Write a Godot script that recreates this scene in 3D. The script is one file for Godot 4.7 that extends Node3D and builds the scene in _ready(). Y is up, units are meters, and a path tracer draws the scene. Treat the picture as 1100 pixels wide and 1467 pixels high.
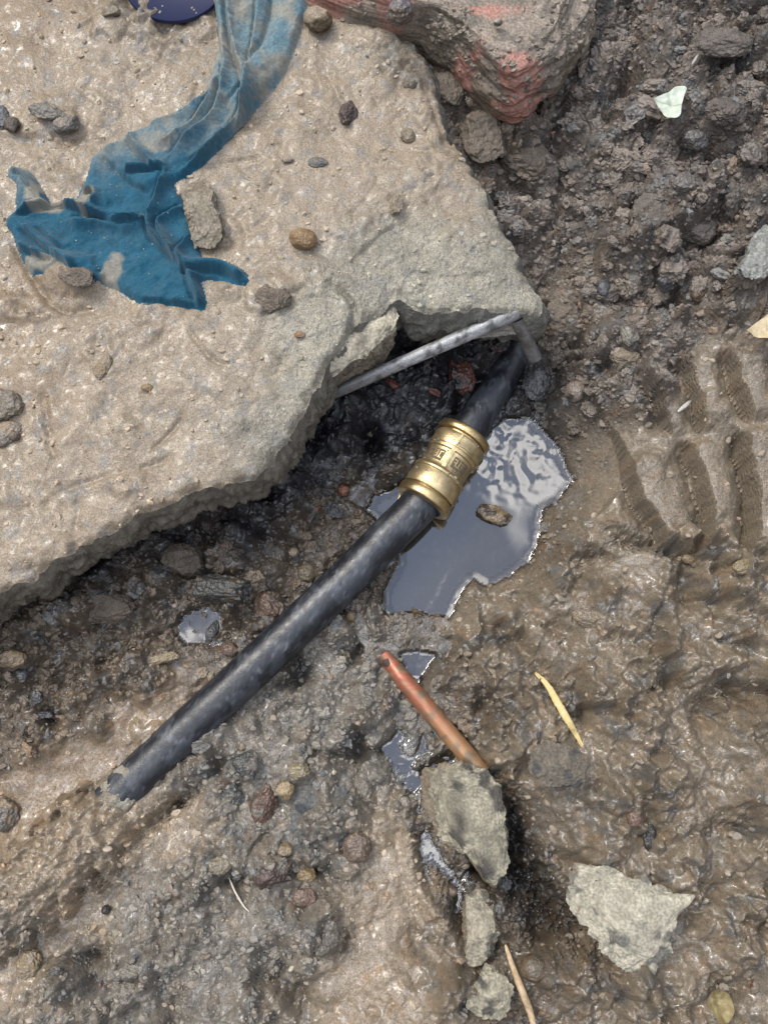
extends Node3D
# A black water pipe with a brass coupling in a wet, muddy hole under a broken concrete slab.

const W := 1100.0
const H := 1467.0
const FOV := 62.0
const PITCH := 78.0
const DIST := 0.708

var cam_at: Vector3
var cam_basis: Basis
var rng := RandomNumberGenerator.new()
var names := {}
var t_start := 0

# ---------------------------------------------------------------- layout helpers
func at(px: float, py: float, h: float) -> Vector3:      # where the line of sight through a picture point meets the height h
	var f := (H * 0.5) / tan(deg_to_rad(FOV * 0.5))
	var d := cam_basis * Vector3((px - W * 0.5) / f, -(py - H * 0.5) / f, -1.0)
	return cam_at + d * ((h - cam_at.y) / d.y)

func at2(px: float, py: float, h: float) -> Vector2:
	var p := at(px, py, h)
	return Vector2(p.x, p.z)

func on(px: float, py: float, ground: Relief) -> Vector3: # the same, on the uneven surface
	var h := ground.mid
	for k in 6:
		var p := at(px, py, h)
		h = lerpf(h, ground.height(p.x, p.z), 0.8)
	return at(px, py, h)

func line(text: String, h: float) -> PackedVector2Array:  # "x,y x,y ..." laid out at the height h
	var out := PackedVector2Array()
	for pair in text.split(" ", false):
		var v := pair.split(",")
		out.append(at2(float(v[0]), float(v[1]), h))
	return out

func scale_at(px: float, py: float, h: float) -> float:   # metres per picture point there
	return at(px, py, h).distance_to(at(px + 1.0, py, h))

func smooth01(a: float, b: float, x: float) -> float:
	var t := clampf((x - a) / (b - a), 0.0, 1.0)
	return t * t * (3.0 - 2.0 * t)

func lin(hex: String, k := 1.0) -> Color:
	var c := Color(hex).srgb_to_linear()
	return Color(c.r * k, c.g * k, c.b * k)

# ---------------------------------------------------------------- fields
class Field:                                              # numbers on a coarse grid, read smoothly
	var x0: float
	var z0: float
	var step: float
	var nx: int
	var nz: int
	var v := PackedFloat32Array()
	func _init(ax: float, az: float, bx: float, bz: float, s: float) -> void:
		x0 = ax; z0 = az; step = s
		nx = int(ceil((bx - ax) / s)) + 2
		nz = int(ceil((bz - az) / s)) + 2
		v.resize(nx * nz)
	func read(x: float, z: float) -> float:
		var fx := clampf((x - x0) / step, 0.0, nx - 1.001)
		var fz := clampf((z - z0) / step, 0.0, nz - 1.001)
		var i := int(fx)
		var j := int(fz)
		fx -= i
		fz -= j
		var k := j * nx + i
		return lerpf(lerpf(v[k], v[k + 1], fx), lerpf(v[k + nx], v[k + nx + 1], fx), fz)

class Relief:                                             # a finished fine surface on a regular grid
	var x0: float
	var z0: float
	var step: float
	var nx: int
	var nz: int
	var mid := 0.03
	var h := PackedFloat32Array()
	var c := PackedColorArray()
	func height(x: float, z: float) -> float:
		var fx := clampf((x - x0) / step, 0.0, nx - 1.001)
		var fz := clampf((z - z0) / step, 0.0, nz - 1.001)
		var i := int(fx)
		var j := int(fz)
		fx -= i
		fz -= j
		var k := j * nx + i
		return lerpf(lerpf(h[k], h[k + 1], fx), lerpf(h[k + nx], h[k + nx + 1], fx), fz)
	func color(x: float, z: float) -> Color:
		var i := clampi(int((x - x0) / step), 0, nx - 1)
		var j := clampi(int((z - z0) / step), 0, nz - 1)
		return c[j * nx + i]

func noise(kind: int, size_mm: float, s: int, octaves := 1, warp := 0.0) -> FastNoiseLite:  # coordinates in mm
	var n := FastNoiseLite.new()
	n.noise_type = kind
	n.frequency = 1.0 / size_mm
	n.seed = s
	n.fractal_type = FastNoiseLite.FRACTAL_FBM if octaves > 1 else FastNoiseLite.FRACTAL_NONE
	n.fractal_octaves = octaves
	n.cellular_jitter = 1.0
	n.cellular_return_type = FastNoiseLite.RETURN_DISTANCE
	if warp > 0.0:
		n.domain_warp_enabled = true
		n.domain_warp_amplitude = minf(warp, size_mm * 0.24)
		n.domain_warp_fractal_lacunarity = 2.2
		n.domain_warp_fractal_gain = 0.4
		n.domain_warp_frequency = 0.6 / size_mm
		n.domain_warp_fractal_type = FastNoiseLite.DOMAIN_WARP_FRACTAL_PROGRESSIVE
		n.domain_warp_fractal_octaves = 2
	return n

func seg_dist(p: Vector2, a: Vector2, b: Vector2) -> float:
	var d := b - a
	var t := clampf((p - a).dot(d) / maxf(d.length_squared(), 1e-12), 0.0, 1.0)
	return p.distance_to(a + d * t)

func poly_sd(p: Vector2, poly: PackedVector2Array) -> float:  # inside positive
	var best := 1e9
	var inside := false
	var n := poly.size()
	for i in n:
		var a := poly[i]
		var b := poly[(i + 1) % n]
		best = minf(best, seg_dist(p, a, b))
		if (a.y > p.y) != (b.y > p.y) and p.x < (b.x - a.x) * (p.y - a.y) / (b.y - a.y) + a.x:
			inside = not inside
	return best if inside else -best

func path_sd(p: Vector2, path: PackedVector2Array) -> Vector2:  # (distance with a sign: left of the path positive; share along it)
	var best := 1e9
	var sign_ := 1.0
	var along := 0.0
	var n := path.size() - 1
	for i in n:
		var a := path[i]
		var d := path[i + 1] - a
		var raw := (p - a).dot(d) / maxf(d.length_squared(), 1e-12)
		var t := clampf(raw, 0.0, 1.0)
		var q := p - a - d * t
		var l := q.length()
		if l < best:
			best = l
			sign_ = 1.0 if d.x * q.y - d.y * q.x < 0.0 else -1.0
			along = (i + t) / n
	return Vector2(best * sign_, along)

func curved(path: PackedVector2Array, n: int) -> PackedVector2Array:
	var c := Curve2D.new()
	for i in path.size():
		var m := (path[mini(i + 1, path.size() - 1)] - path[maxi(i - 1, 0)]) / 6.0
		c.add_point(path[i], -m, m)
	var out := PackedVector2Array()
	var l := c.get_baked_length()
	for i in n + 1:
		out.append(c.sample_baked(l * i / n, true))
	return out

# ---------------------------------------------------------------- objects
func numbered(called: String) -> String:
	var k: int = names.get(called, 0)
	names[called] = k + 1
	return called if k == 0 else "%s_%03d" % [called, k]

const GROUPS := {"stone": "loose stones lying in the mud", "pebble": "pebbles lying in the mud", "rock": "broken grey rocks round the hole", "clod": "clods of earth", "leaf": "fallen leaves", "brick piece": "red brick pieces in the hole", "root": "thin pale fibres in the soil", "twig": "twigs on the ground"}

func tag(o: Node3D, label: String, category: String, group := "") -> Node3D:
	o.set_meta("label", label)
	o.set_meta("category", category)
	if group == "":
		group = GROUPS.get(category, "")
	if group:
		o.set_meta("group", group)
	return o

func thing(called: String, label: String, category: String, where := Vector3.ZERO, group := "") -> Node3D:
	var o := Node3D.new()
	o.name = numbered(called)
	add_child(o, true)
	o.position = where
	return tag(o, label, category, group)

func put(called: String, mesh: Mesh, m: Material, parent: Node3D = null, where := Vector3.ZERO) -> MeshInstance3D:
	var o := MeshInstance3D.new()
	o.mesh = mesh
	if m:
		o.material_override = m
	if parent == null:
		o.name = numbered(called)
		add_child(o, true)
	else:
		o.name = called
		parent.add_child(o, true)
	o.position = where
	return o

func pack(v: PackedVector3Array, n: PackedVector3Array, idx: PackedInt32Array, c := PackedColorArray(), uv := PackedVector2Array()) -> ArrayMesh:
	var a := []
	a.resize(Mesh.ARRAY_MAX)
	a[Mesh.ARRAY_VERTEX] = v
	a[Mesh.ARRAY_NORMAL] = n
	a[Mesh.ARRAY_INDEX] = idx
	if c.size():
		a[Mesh.ARRAY_COLOR] = c
	if uv.size():
		a[Mesh.ARRAY_TEX_UV] = uv
	var m := ArrayMesh.new()
	m.add_surface_from_arrays(Mesh.PRIMITIVE_TRIANGLES, a)
	return m

func normals(v: PackedVector3Array, idx: PackedInt32Array) -> PackedVector3Array:
	var n := PackedVector3Array()
	n.resize(v.size())
	for k in range(0, idx.size(), 3):
		var a := idx[k]
		var b := idx[k + 1]
		var c := idx[k + 2]
		var f := (v[c] - v[a]).cross(v[b] - v[a])
		n[a] += f
		n[b] += f
		n[c] += f
	for k in n.size():
		n[k] = n[k].normalized()
	return n

func std(rough: float, spec := 0.5) -> StandardMaterial3D:
	var m := StandardMaterial3D.new()
	m.roughness = rough
	m.metallic_specular = spec
	m.vertex_color_use_as_albedo = true
	return m

func noise_tex(n: FastNoiseLite, size: int, lo := 0.0, hi := 1.0, seamless := true) -> Texture2D:  # greys from lo to hi
	var im := n.get_seamless_image(size, size) if seamless else n.get_image(size, size)
	var g := im.get_data()
	for k in g.size():
		g[k] = int(lerpf(lo, hi, g[k] / 255.0) * 255.0)
	return ImageTexture.create_from_image(Image.create_from_data(size, size, false, Image.FORMAT_L8, g))

# ---------------------------------------------------------------- rock shapes
var ico := {}
func icosphere(level: int) -> Array:
	if ico.has(level):
		return ico[level]
	var v := PackedVector3Array()
	var f := PackedInt32Array()
	if level == 0:
		var g := (1.0 + sqrt(5.0)) / 2.0
		for s in [Vector3(-1, g, 0), Vector3(1, g, 0), Vector3(-1, -g, 0), Vector3(1, -g, 0), Vector3(0, -1, g), Vector3(0, 1, g), Vector3(0, -1, -g), Vector3(0, 1, -g), Vector3(g, 0, -1), Vector3(g, 0, 1), Vector3(-g, 0, -1), Vector3(-g, 0, 1)]:
			v.append(s.normalized())
		f = PackedInt32Array([0, 5, 11, 0, 1, 5, 0, 7, 1, 0, 10, 7, 0, 11, 10, 1, 9, 5, 5, 4, 11, 11, 2, 10, 10, 6, 7, 7, 8, 1, 3, 4, 9, 3, 2, 4, 3, 6, 2, 3, 8, 6, 3, 9, 8, 4, 5, 9, 2, 11, 4, 6, 10, 2, 8, 7, 6, 9, 1, 8])
	else:
		var below := icosphere(level - 1)
		v = below[0].duplicate()
		var mids := {}
		var src: PackedInt32Array = below[1]
		for k in range(0, src.size(), 3):
			var m := [0, 0, 0]
			for e in 3:
				var a := src[k + e]
				var b := src[k + (e + 1) % 3]
				var key := mini(a, b) * 100000 + maxi(a, b)
				if not mids.has(key):
					mids[key] = v.size()
					v.append(((v[a] + v[b]) * 0.5).normalized())
				m[e] = mids[key]
			f.append_array(PackedInt32Array([src[k], m[0], m[2], src[k + 1], m[1], m[0], src[k + 2], m[2], m[1], m[0], m[1], m[2]]))
	ico[level] = [v, f]
	return ico[level]

var rock_noise: FastNoiseLite
var rock_fine: FastNoiseLite
var speck: FastNoiseLite

# A broken or worn stone. size: half-lengths in m. cut: share cut off by flat breaks (0 a rounded pebble, 0.5 sharp). tones: colours mixed by noise.
func stone_mesh(level: int, size: Vector3, s: int, cut: float, bumpy: float, tones: Array, outline := PackedVector2Array(), box := 0.4, roof := []) -> ArrayMesh:
	var r := RandomNumberGenerator.new()
	r.seed = s * 7919 + 13
	var base := icosphere(level)
	var dirs: PackedVector3Array = base[0]
	var v := PackedVector3Array()
	var c := PackedColorArray()
	v.resize(dirs.size())
	c.resize(dirs.size())
	var planes := []
	if cut > 0.0:
		for k in 9:
			var n := Vector3(r.randfn(), r.randfn() * 0.8 + 0.15, r.randfn()).normalized()
			planes.append([n, 1.0 - cut * r.randf_range(0.45, 1.0)])
	var off := Vector3(r.randf() * 900.0, r.randf() * 900.0, r.randf() * 900.0)
	var rad := PackedFloat32Array()
	if outline.size():
		rad.resize(180)
		for k in 180:
			var a := TAU * k / 180.0
			var d := Vector2(cos(a), sin(a))
			var far := 0.002
			for i in outline.size():
				var hit = Geometry2D.segment_intersects_segment(Vector2.ZERO, d * 5.0, outline[i], outline[(i + 1) % outline.size()])
				if hit != null:
					far = maxf(far, hit.length())
			rad[k] = far
	var mm := (size.x + size.z) * 500.0
	for k in dirs.size():
		var d := dirs[k]
		var p := d
		for q in planes:
			var over: float = p.dot(q[0]) - q[1]
			if over > 0.0:
				p -= q[0] * over * 0.94
		p += d * (rock_noise.get_noise_3dv(d * 60.0 + off) * 0.16 * (0.4 + cut) + rock_noise.get_noise_3dv(d * 190.0 + off) * 0.12 * bumpy)
		if rad.size():
			var a := fposmod(atan2(d.z, d.x) / TAU * 180.0, 180.0)
			var i := int(a)
			var rr := lerpf(rad[i % 180], rad[(i + 1) % 180], a - i)
			var flat := Vector2(d.x, d.z).length()
			var ring := pow(clampf(flat, 0.0001, 1.0), box) * p.length()
			ring = ring * (1.0 if flat > 0.05 else flat / 0.05)
			v[k] = Vector3(cos(atan2(d.z, d.x)) * rr * ring, p.y * size.y, sin(atan2(d.z, d.x)) * rr * ring)
			for q in roof:                                  # flat breaks: height share, slopes along x and z
				var most: float = size.y * q[0] + v[k].x * q[1] + v[k].z * q[2]
				if v[k].y > most:
					v[k].y = lerpf(most, v[k].y, 0.06)
		else:
			v[k] = p * size
		v[k] += d * rock_fine.get_noise_3dv(v[k] * 1000.0 + off) * 0.00055 * bumpy * clampf(mm / 20.0, 0.3, 1.6) + d * rock_fine.get_noise_3dv(v[k] * 330.0 + off) * 0.0016 * bumpy * clampf(mm / 30.0, 0.1, 1.2)
		var t := speck.get_noise_3dv(v[k] * 1000.0 + off) * 0.5 + 0.5
		var col: Color = tones[0]
		if tones.size() > 1:
			col = col.lerp(tones[1], smooth01(0.42, 0.62, t))
		if tones.size() > 2:
			col = col.lerp(tones[2], smooth01(0.56, 0.66, rock_noise.get_noise_3dv(v[k] * 2600.0 + off) * 0.5 + 0.5))
		if outline.size():                              # mud clinging to the lower sides
			col = col.lerp(Color(0.24, 0.19, 0.135), smooth01(0.28, -0.12, d.y + rock_noise.get_noise_3dv(v[k] * 1500.0 + off) * 0.5) * 0.85)
		var m := 1.0 + rock_fine.get_noise_3dv(v[k] * 1700.0 + off) * 0.28
		c[k] = Color(col.r * m, col.g * m, col.b * m)
	var idx: PackedInt32Array = base[1]
	return pack(v, normals(v, idx), idx, c)

# ---------------------------------------------------------------- tubes
func tube_mesh(path: PackedVector3Array, radii: PackedFloat32Array, around: int, tint: Callable, shape = null, capped := true) -> ArrayMesh:
	var v := PackedVector3Array()
	var c := PackedColorArray()
	var idx := PackedInt32Array()
	var n := path.size()
	var side := Vector3.UP
	var run := 0.0
	for i in n:
		var t := (path[mini(i + 1, n - 1)] - path[maxi(i - 1, 0)]).normalized()
		side = (side - t * side.dot(t)).normalized()
		var other := t.cross(side)
		if i:
			run += path[i].distance_to(path[i - 1])
		for k in around + 1:
			var a := TAU * k / around
			var d := side * cos(a) + other * sin(a)
			var r := radii[i]
			if shape != null:
				r += shape.call(run, a, float(i) / (n - 1))
			v.append(path[i] + d * r)
			c.append(tint.call(run, a, path[i] + d * r))
	for i in n - 1:
		for k in around:
			var p := i * (around + 1) + k
			idx.append_array(PackedInt32Array([p, p + 1, p + around + 1, p + 1, p + around + 2, p + around + 1]))
	var nn := normals(v, idx)
	for i in n:
		var p := i * (around + 1)
		var m := (nn[p] + nn[p + around]).normalized()
		nn[p] = m
		nn[p + around] = m
	if capped:
		for e in [0, n - 1]:
			var b := v.size()
			var out := (path[e] - path[1 if e == 0 else n - 2]).normalized()
			v.append(path[e])
			nn.append(out)
			c.append(c[e * (around + 1)])
			for k in around + 1:
				v.append(v[e * (around + 1) + k])
				nn.append(out)
				c.append(c[e * (around + 1) + k])
			for k in around:
				if e == 0:
					idx.append_array(PackedInt32Array([b, b + 2 + k, b + 1 + k]))
				else:
					idx.append_array(PackedInt32Array([b, b + 1 + k, b + 2 + k]))
	return pack(v, nn, idx, c)

func spline(pts: PackedVector3Array, n: int) -> PackedVector3Array:
	var c := Curve3D.new()
	for i in pts.size():
		var m := (pts[mini(i + 1, pts.size() - 1)] - pts[maxi(i - 1, 0)]) / 6.0
		c.add_point(pts[i], -m, m)
	c.bake_interval = 0.002
	var out := PackedVector3Array()
	var l := c.get_baked_length()
	for i in n + 1:
		out.append(c.sample_baked(l * i / n, true))
	return out

# ---------------------------------------------------------------- the soil's kinds: colour, clods, wetness, crumbs
var KINDS := {
	"t": [Color(0.400, 0.315, 0.220), 0.30, 0.80, 0.30],   # pale tan mud
	"s": [Color(0.340, 0.250, 0.160), 0.08, 0.95, 0.03],   # smooth slurry
	"g": [Color(0.232, 0.207, 0.170), 0.88, 0.55, 1.00],   # grey gravelly soil
	"b": [Color(0.275, 0.220, 0.156), 1.05, 0.85, 0.12],   # sticky brown mud
	"d": [Color(0.160, 0.133, 0.110), 1.65, 0.28, 0.85],   # dark crumbly soil
	"m": [Color(0.195, 0.155, 0.115), 1.05, 0.40, 0.70],   # brown grey clods
	"k": [Color(0.018, 0.019, 0.022), 0.90, 0.60, 0.50],   # black wet soil
	"w": [Color(0.110, 0.084, 0.058), 0.85, 0.70, 0.80],   # dark brown soil of the hole
	"c": [Color(0.310, 0.252, 0.182), 0.12, 0.62, 0.10],   # smooth scooped clay
	"x": [Color(0.430, 0.395, 0.305), 0.20, 0.15, 0.10],   # bare concrete
	"y": [Color(0.285, 0.262, 0.205), 0.35, 0.35, 0.30],   # dirty concrete
}

func spread(text: String, ax: float, az: float, bx: float, bz: float, step: float, eps: float) -> Array:  # [height, r, g, b, clods, wet, crumbs] fields from points "x y mm kind"
	var pts := []
	for item in text.split(";", false):
		var q := item.strip_edges().split(" ", false)
		if q.size() < 4:
			continue
		var h := float(q[2]) * 0.001
		var k: Array = KINDS[q[3]]
		pts.append([at2(float(q[0]), float(q[1]), h), h, k[0].r, k[0].g, k[0].b, k[1], k[2], k[3]])
	var fields := []
	for k in 7:
		fields.append(Field.new(ax, az, bx, bz, step))
	var f0: Field = fields[0]
	var px := PackedFloat32Array()
	var pz := PackedFloat32Array()
	for p in pts:
		px.append(p[0].x)
		pz.append(p[0].y)
	var vals := []
	for k in 7:
		var a := PackedFloat32Array()
		for p in pts:
			a.append(p[k + 1])
		vals.append(a)
	var cnt := pts.size()
	var acc := PackedFloat32Array()
	acc.resize(7)
	for j in f0.nz:
		var z := az + j * step
		for i in f0.nx:
			var x := ax + i * step
			acc.fill(0.0)
			var total := 0.0
			for k in cnt:
				var dx := x - px[k]
				var dz := z - pz[k]
				var q := dx * dx + dz * dz + eps
				if q > 0.06:
					continue
				var w := 1.0 / (q * q)
				total += w
				for e in 7:
					acc[e] += w * vals[e][k]
			if total <= 0.0:
				var near := 0
				var nd := 1e9
				for k in cnt:
					var dd := (x - px[k]) * (x - px[k]) + (z - pz[k]) * (z - pz[k])
					if dd < nd:
						nd = dd
						near = k
				total = 1.0
				for e in 7:
					acc[e] = vals[e][near]
			for e in 7:
				fields[e].v[j * f0.nx + i] = acc[e] / total
	return fields

# ---------------------------------------------------------------- the setting
var soil: Relief
var slab: Relief
var slab_edge: Field                                       # distance to the slab's broken edge, inside positive
const SLAB_TOP := 0.108
const SLAB_THICK := 0.052
var detail_tex: Texture2D
var bump_fine: Texture2D

func _ready() -> void:
	t_start = Time.get_ticks_msec()
	var p := deg_to_rad(PITCH)
	cam_at = Vector3(0.0, DIST * sin(p), DIST * cos(p))
	cam_basis = Basis(Vector3.RIGHT, -p)
	var cam := Camera3D.new()
	cam.name = "camera"
	cam.fov = FOV
	cam.near = 0.02
	cam.far = 200.0
	cam.transform = Transform3D(cam_basis, cam_at)
	add_child(cam)
	var env := Environment.new()
	env.background_mode = Environment.BG_SKY
	env.sky = Sky.new()
	env.sky.sky_material = cloudy_sky()
	env.background_energy_multiplier = 1.0
	env.tonemap_mode = Environment.TONE_MAPPER_LINEAR
	env.tonemap_exposure = 0.74
	env.sdfgi_enabled = true
	env.ssao_enabled = true
	env.ssil_enabled = true
	var we := WorldEnvironment.new()
	we.name = "world_environment"
	we.environment = env
	add_child(we)
	var sun := DirectionalLight3D.new()
	sun.name = "sun"
	sun.light_energy = 1.0
	sun.light_angular_distance = 18.0
	sun.light_color = Color(1.0, 0.965, 0.91)
	sun.shadow_enabled = true
	sun.look_at_from_position(Vector3(-0.50, 0.85, -0.45), Vector3.ZERO)
	add_child(sun)

	rock_noise = noise(FastNoiseLite.TYPE_SIMPLEX_SMOOTH, 60.0, 5, 3)
	rock_fine = noise(FastNoiseLite.TYPE_SIMPLEX, 3.0, 6, 3)
	speck = noise(FastNoiseLite.TYPE_SIMPLEX_SMOOTH, 9.0, 8, 3)
	detail_tex = noise_tex(noise(FastNoiseLite.TYPE_SIMPLEX, 6.0, 21, 4), 512, 0.55, 1.0)
	bump_fine = noise_tex(noise(FastNoiseLite.TYPE_SIMPLEX_SMOOTH, 14.0, 22, 4), 512)

	build_slab()
	say("slab")
	build_soil()
	say("soil")
	build_water()
	say("water")
	build_pipes()
	build_bracket()
	say("pipes")
	build_cloth()
	say("cloth")
	build_crumbs()
	say("crumbs")
	build_big_stones()
	build_stones()
	say("stones")
	build_litter()
	say("all")

func say(what: String) -> void:
	print(what, " ", Time.get_ticks_msec() - t_start)

func cloudy_sky() -> PanoramaSkyMaterial:                   # a bright, broken overcast; brightest where the sun stands behind it
	var w := 512
	var h := 256
	var n := FastNoiseLite.new()
	n.seed = 201
	n.frequency = 2.6
	n.fractal_octaves = 5
	n.noise_type = FastNoiseLite.TYPE_SIMPLEX_SMOOTH
	var im := Image.create(w, h, false, Image.FORMAT_RGBF)
	var to_sun := Vector3(-0.50, 0.85, -0.45).normalized()
	for y in h:
		var up := PI * (0.5 - (y + 0.5) / h)
		for x in w:
			var a := TAU * (x + 0.5) / w
			var d := Vector3(sin(a) * cos(up), sin(up), -cos(a) * cos(up))
			var flat := d / maxf(0.25, absf(d.y) + 0.15)
			var k := smooth01(-0.05, 0.36, n.get_noise_3dv(flat))
			var glow := pow(maxf(0.0, d.dot(to_sun)), 14.0)
			var blue := Color(0.44, 0.57, 0.87)
			var white := Color(3.1, 3.1, 3.12)
			var c := blue.lerp(white, clampf(k + glow * 0.55, 0.0, 1.0))
			var m := 0.26 + 2.5 * pow(maxf(0.0, d.y), 4.0) + 1.2 * glow
			if d.y < 0.0:
				c = Color(0.25, 0.23, 0.2)
				m = 1.0
			im.set_pixel(x, y, Color(c.r * m, c.g * m, c.b * m))
	var s := PanoramaSkyMaterial.new()
	s.panorama = ImageTexture.create_from_image(im)
	return s

var wet_looks := []
func wetness_looks() -> Array:                             # the same earth dry, damp and under a film of water
	if wet_looks.is_empty():
		var patches := noise_tex(noise(FastNoiseLite.TYPE_SIMPLEX_SMOOTH, 46.0, 121, 5), 512, 0.30, 1.0)
		var film := noise(FastNoiseLite.TYPE_SIMPLEX_SMOOTH, 30.0, 122, 5)
		var im := film.get_seamless_image(512, 512)
		var g := im.get_data()
		for k in g.size():
			g[k] = int(smooth01(0.50, 0.72, g[k] / 255.0) * 255.0)
		var drops := ImageTexture.create_from_image(Image.create_from_data(512, 512, false, Image.FORMAT_L8, g))
		for k in 3:
			var m := grit_material([0.95, 0.82, 0.62][k], 0.5, [0.20, 0.09, 0.06][k])
			m.uv1_scale = Vector3.ONE * 6.5
			m.roughness_texture = patches
			if k > 0:
				m.clearcoat_enabled = true
				m.clearcoat = [0.0, 0.42, 1.0][k]
				m.clearcoat_roughness = [0.0, 0.14, 0.09][k]
				m.clearcoat_texture = drops
			wet_looks.append(m)
	return wet_looks

func sheet_mesh(pos: PackedVector3Array, nrm: PackedVector3Array, col: PackedColorArray, bins: Array, looks: Array) -> ArrayMesh:
	var m := ArrayMesh.new()
	for k in 3:
		if (bins[k] as PackedInt32Array).is_empty():
			continue
		var a := []
		a.resize(Mesh.ARRAY_MAX)
		a[Mesh.ARRAY_VERTEX] = pos
		a[Mesh.ARRAY_NORMAL] = nrm
		a[Mesh.ARRAY_COLOR] = col
		a[Mesh.ARRAY_INDEX] = bins[k]
		m.add_surface_from_arrays(Mesh.PRIMITIVE_TRIANGLES, a)
		m.surface_set_material(m.get_surface_count() - 1, looks[k])
	return m

func build_slab() -> void:
	var top := SLAB_TOP
	var ax := -0.50
	var az := -0.66
	var bx := 0.20
	var bz := 0.24
	var step := 0.0017
	var outline := line("-260,1010 -120,925 0,848 40,828 70,806 130,772 160,762 190,738 230,722 270,706 300,700 333,688 362,680 388,660 396,640 412,622 428,600 440,580 446,560 455,548 470,520 488,500 508,470 560,440 574,428 592,436 640,446 690,440 730,444 776,446 779,432 762,402 742,368 722,330 706,300 690,268 662,225 640,194 630,160 622,120 606,86 590,60 566,30 540,-20 520,-160 480,-330 -420,-330 -420,1010", top)
	slab_edge = Field.new(ax - 0.05, az - 0.05, bx + 0.05, bz + 0.05, 0.004)
	var rag := noise(FastNoiseLite.TYPE_SIMPLEX_SMOOTH, 26.0, 31, 4)
	for j in slab_edge.nz:
		for i in slab_edge.nx:
			var p := Vector2(slab_edge.x0 + i * 0.004, slab_edge.z0 + j * 0.004)
			slab_edge.v[j * slab_edge.nx + i] = poly_sd(p, outline) + rag.get_noise_2d(p.x * 1000.0, p.y * 1000.0) * 0.0045
	var zones := spread("-200 400 108 t;0 60 109 s;90 25 109 s;40 20 109 s;100 100 108 t;200 120 109 t;0 200 108 t;60 300 107 t;20 420 106 s;30 460 106 s;10 560 104 s;60 560 106 s;0 640 104 s;40 640 106 t;100 480 107 t;200 500 108 t;150 600 107 t;60 700 106 t;0 780 104 t;90 760 104 t;180 700 106 t;260 640 108 t;300 560 109 t;200 420 109 t;300 480 110 t;340 620 108 y;330 660 106 t;390 600 107 x;380 640 105 y;420 540 108 x;440 500 109 x;480 455 110 x;430 470 110 x;500 420 111 y;380 520 109 t;350 560 109 t;260 690 105 t;200 715 104 t;120 770 103 t;400 400 111 t;380 300 111 t;340 380 110 t;450 300 111 t;420 200 112 t;500 220 112 t;480 120 112 t;560 130 112 t;600 200 111 t;550 280 111 t;620 280 110 t;560 350 110 y;600 330 110 x;650 300 109 t;640 350 110 x;700 330 108 y;690 390 109 x;740 400 107 y;620 400 110 x;580 410 110 x;750 430 107 x;660 430 108 x;600 80 110 m;530 60 112 t;560 60 111 y;460 60 112 t;640 200 109 t;300 200 110 t;250 120 110 t;150 60 110 t;200 30 111 b;-200 0 108 t;-200 800 100 t;300 -200 108 t", ax, az, bx, bz, 0.007, 0.0004)
	var low := noise(FastNoiseLite.TYPE_SIMPLEX_SMOOTH, 70.0, 41, 3)
	var soft := noise(FastNoiseLite.TYPE_SIMPLEX_SMOOTH, 15.0, 42, 3, 8.0)
	var grit := noise(FastNoiseLite.TYPE_CELLULAR, 6.0, 43, 1, 4.0)
	var lumps := noise(FastNoiseLite.TYPE_CELLULAR, 14.0, 44, 1, 9.0)
	var fine := noise(FastNoiseLite.TYPE_SIMPLEX, 3.5, 45, 3)
	var patch := noise(FastNoiseLite.TYPE_SIMPLEX_SMOOTH, 42.0, 46, 4, 20.0)
	var grain := noise(FastNoiseLite.TYPE_SIMPLEX, 5.0, 47, 3)
	var nx := int((bx - ax) / step)
	var nz := int((bz - az) / step)
	slab = Relief.new()
	slab.x0 = ax; slab.z0 = az; slab.step = step; slab.nx = nx; slab.nz = nz; slab.mid = top
	slab.h.resize(nx * nz)
	slab.c.resize(nx * nz)
	var state := PackedByteArray()
	state.resize(nx * nz)
	var pos := PackedVector3Array()
	pos.resize(nx * nz)
	var sds := PackedFloat32Array()
	sds.resize(nx * nz)
	var ridges := lump_spots("105,395,46,30,11 75,160,40,26,7 50,185,60,20,5 95,180,30,22,6 180,28,60,40,9 600,290,60,50,4 640,340,70,40,5 580,380,50,40,5 430,400,50,40,6 385,425,40,34,9 560,100,60,60,5 610,170,40,60,6 540,60,40,30,6 30,440,60,24,6 130,410,24,20,5 60,790,60,30,5 180,690,40,24,4 330,415,26,18,5 260,560,70,50,3 140,500,60,60,4 500,330,60,40,3 620,245,40,40,6 130,300,60,40,4 70,240,60,50,4", top)
	var cracks := crease_list("446,562,464,530,484,504,504,468,507,440,478,410:5:2.0 270,470,290,500,310,520,330,525:2.5:1.5 220,640,250,610,262,590:2.5:1.6 90,700,120,690,200,670,240,655:3:2.2 60,560,66,600,72,640,80,660:3:2.4 500,380,560,330,600,320:2:1.6 470,110,490,150,500,190:2:2 270,250,330,236,380,230:1.5:1.6 640,210,620,160,600,110:3:2 380,455,410,430,440,415:4:3 20,350,60,420,90,445,130,440:4:2.5 590,390,640,400,700,395:2:2", top)
	var zh: Field = zones[0]
	var zr: Field = zones[1]
	var zg: Field = zones[2]
	var zb: Field = zones[3]
	var zl: Field = zones[4]
	var zw: Field = zones[5]
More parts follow.
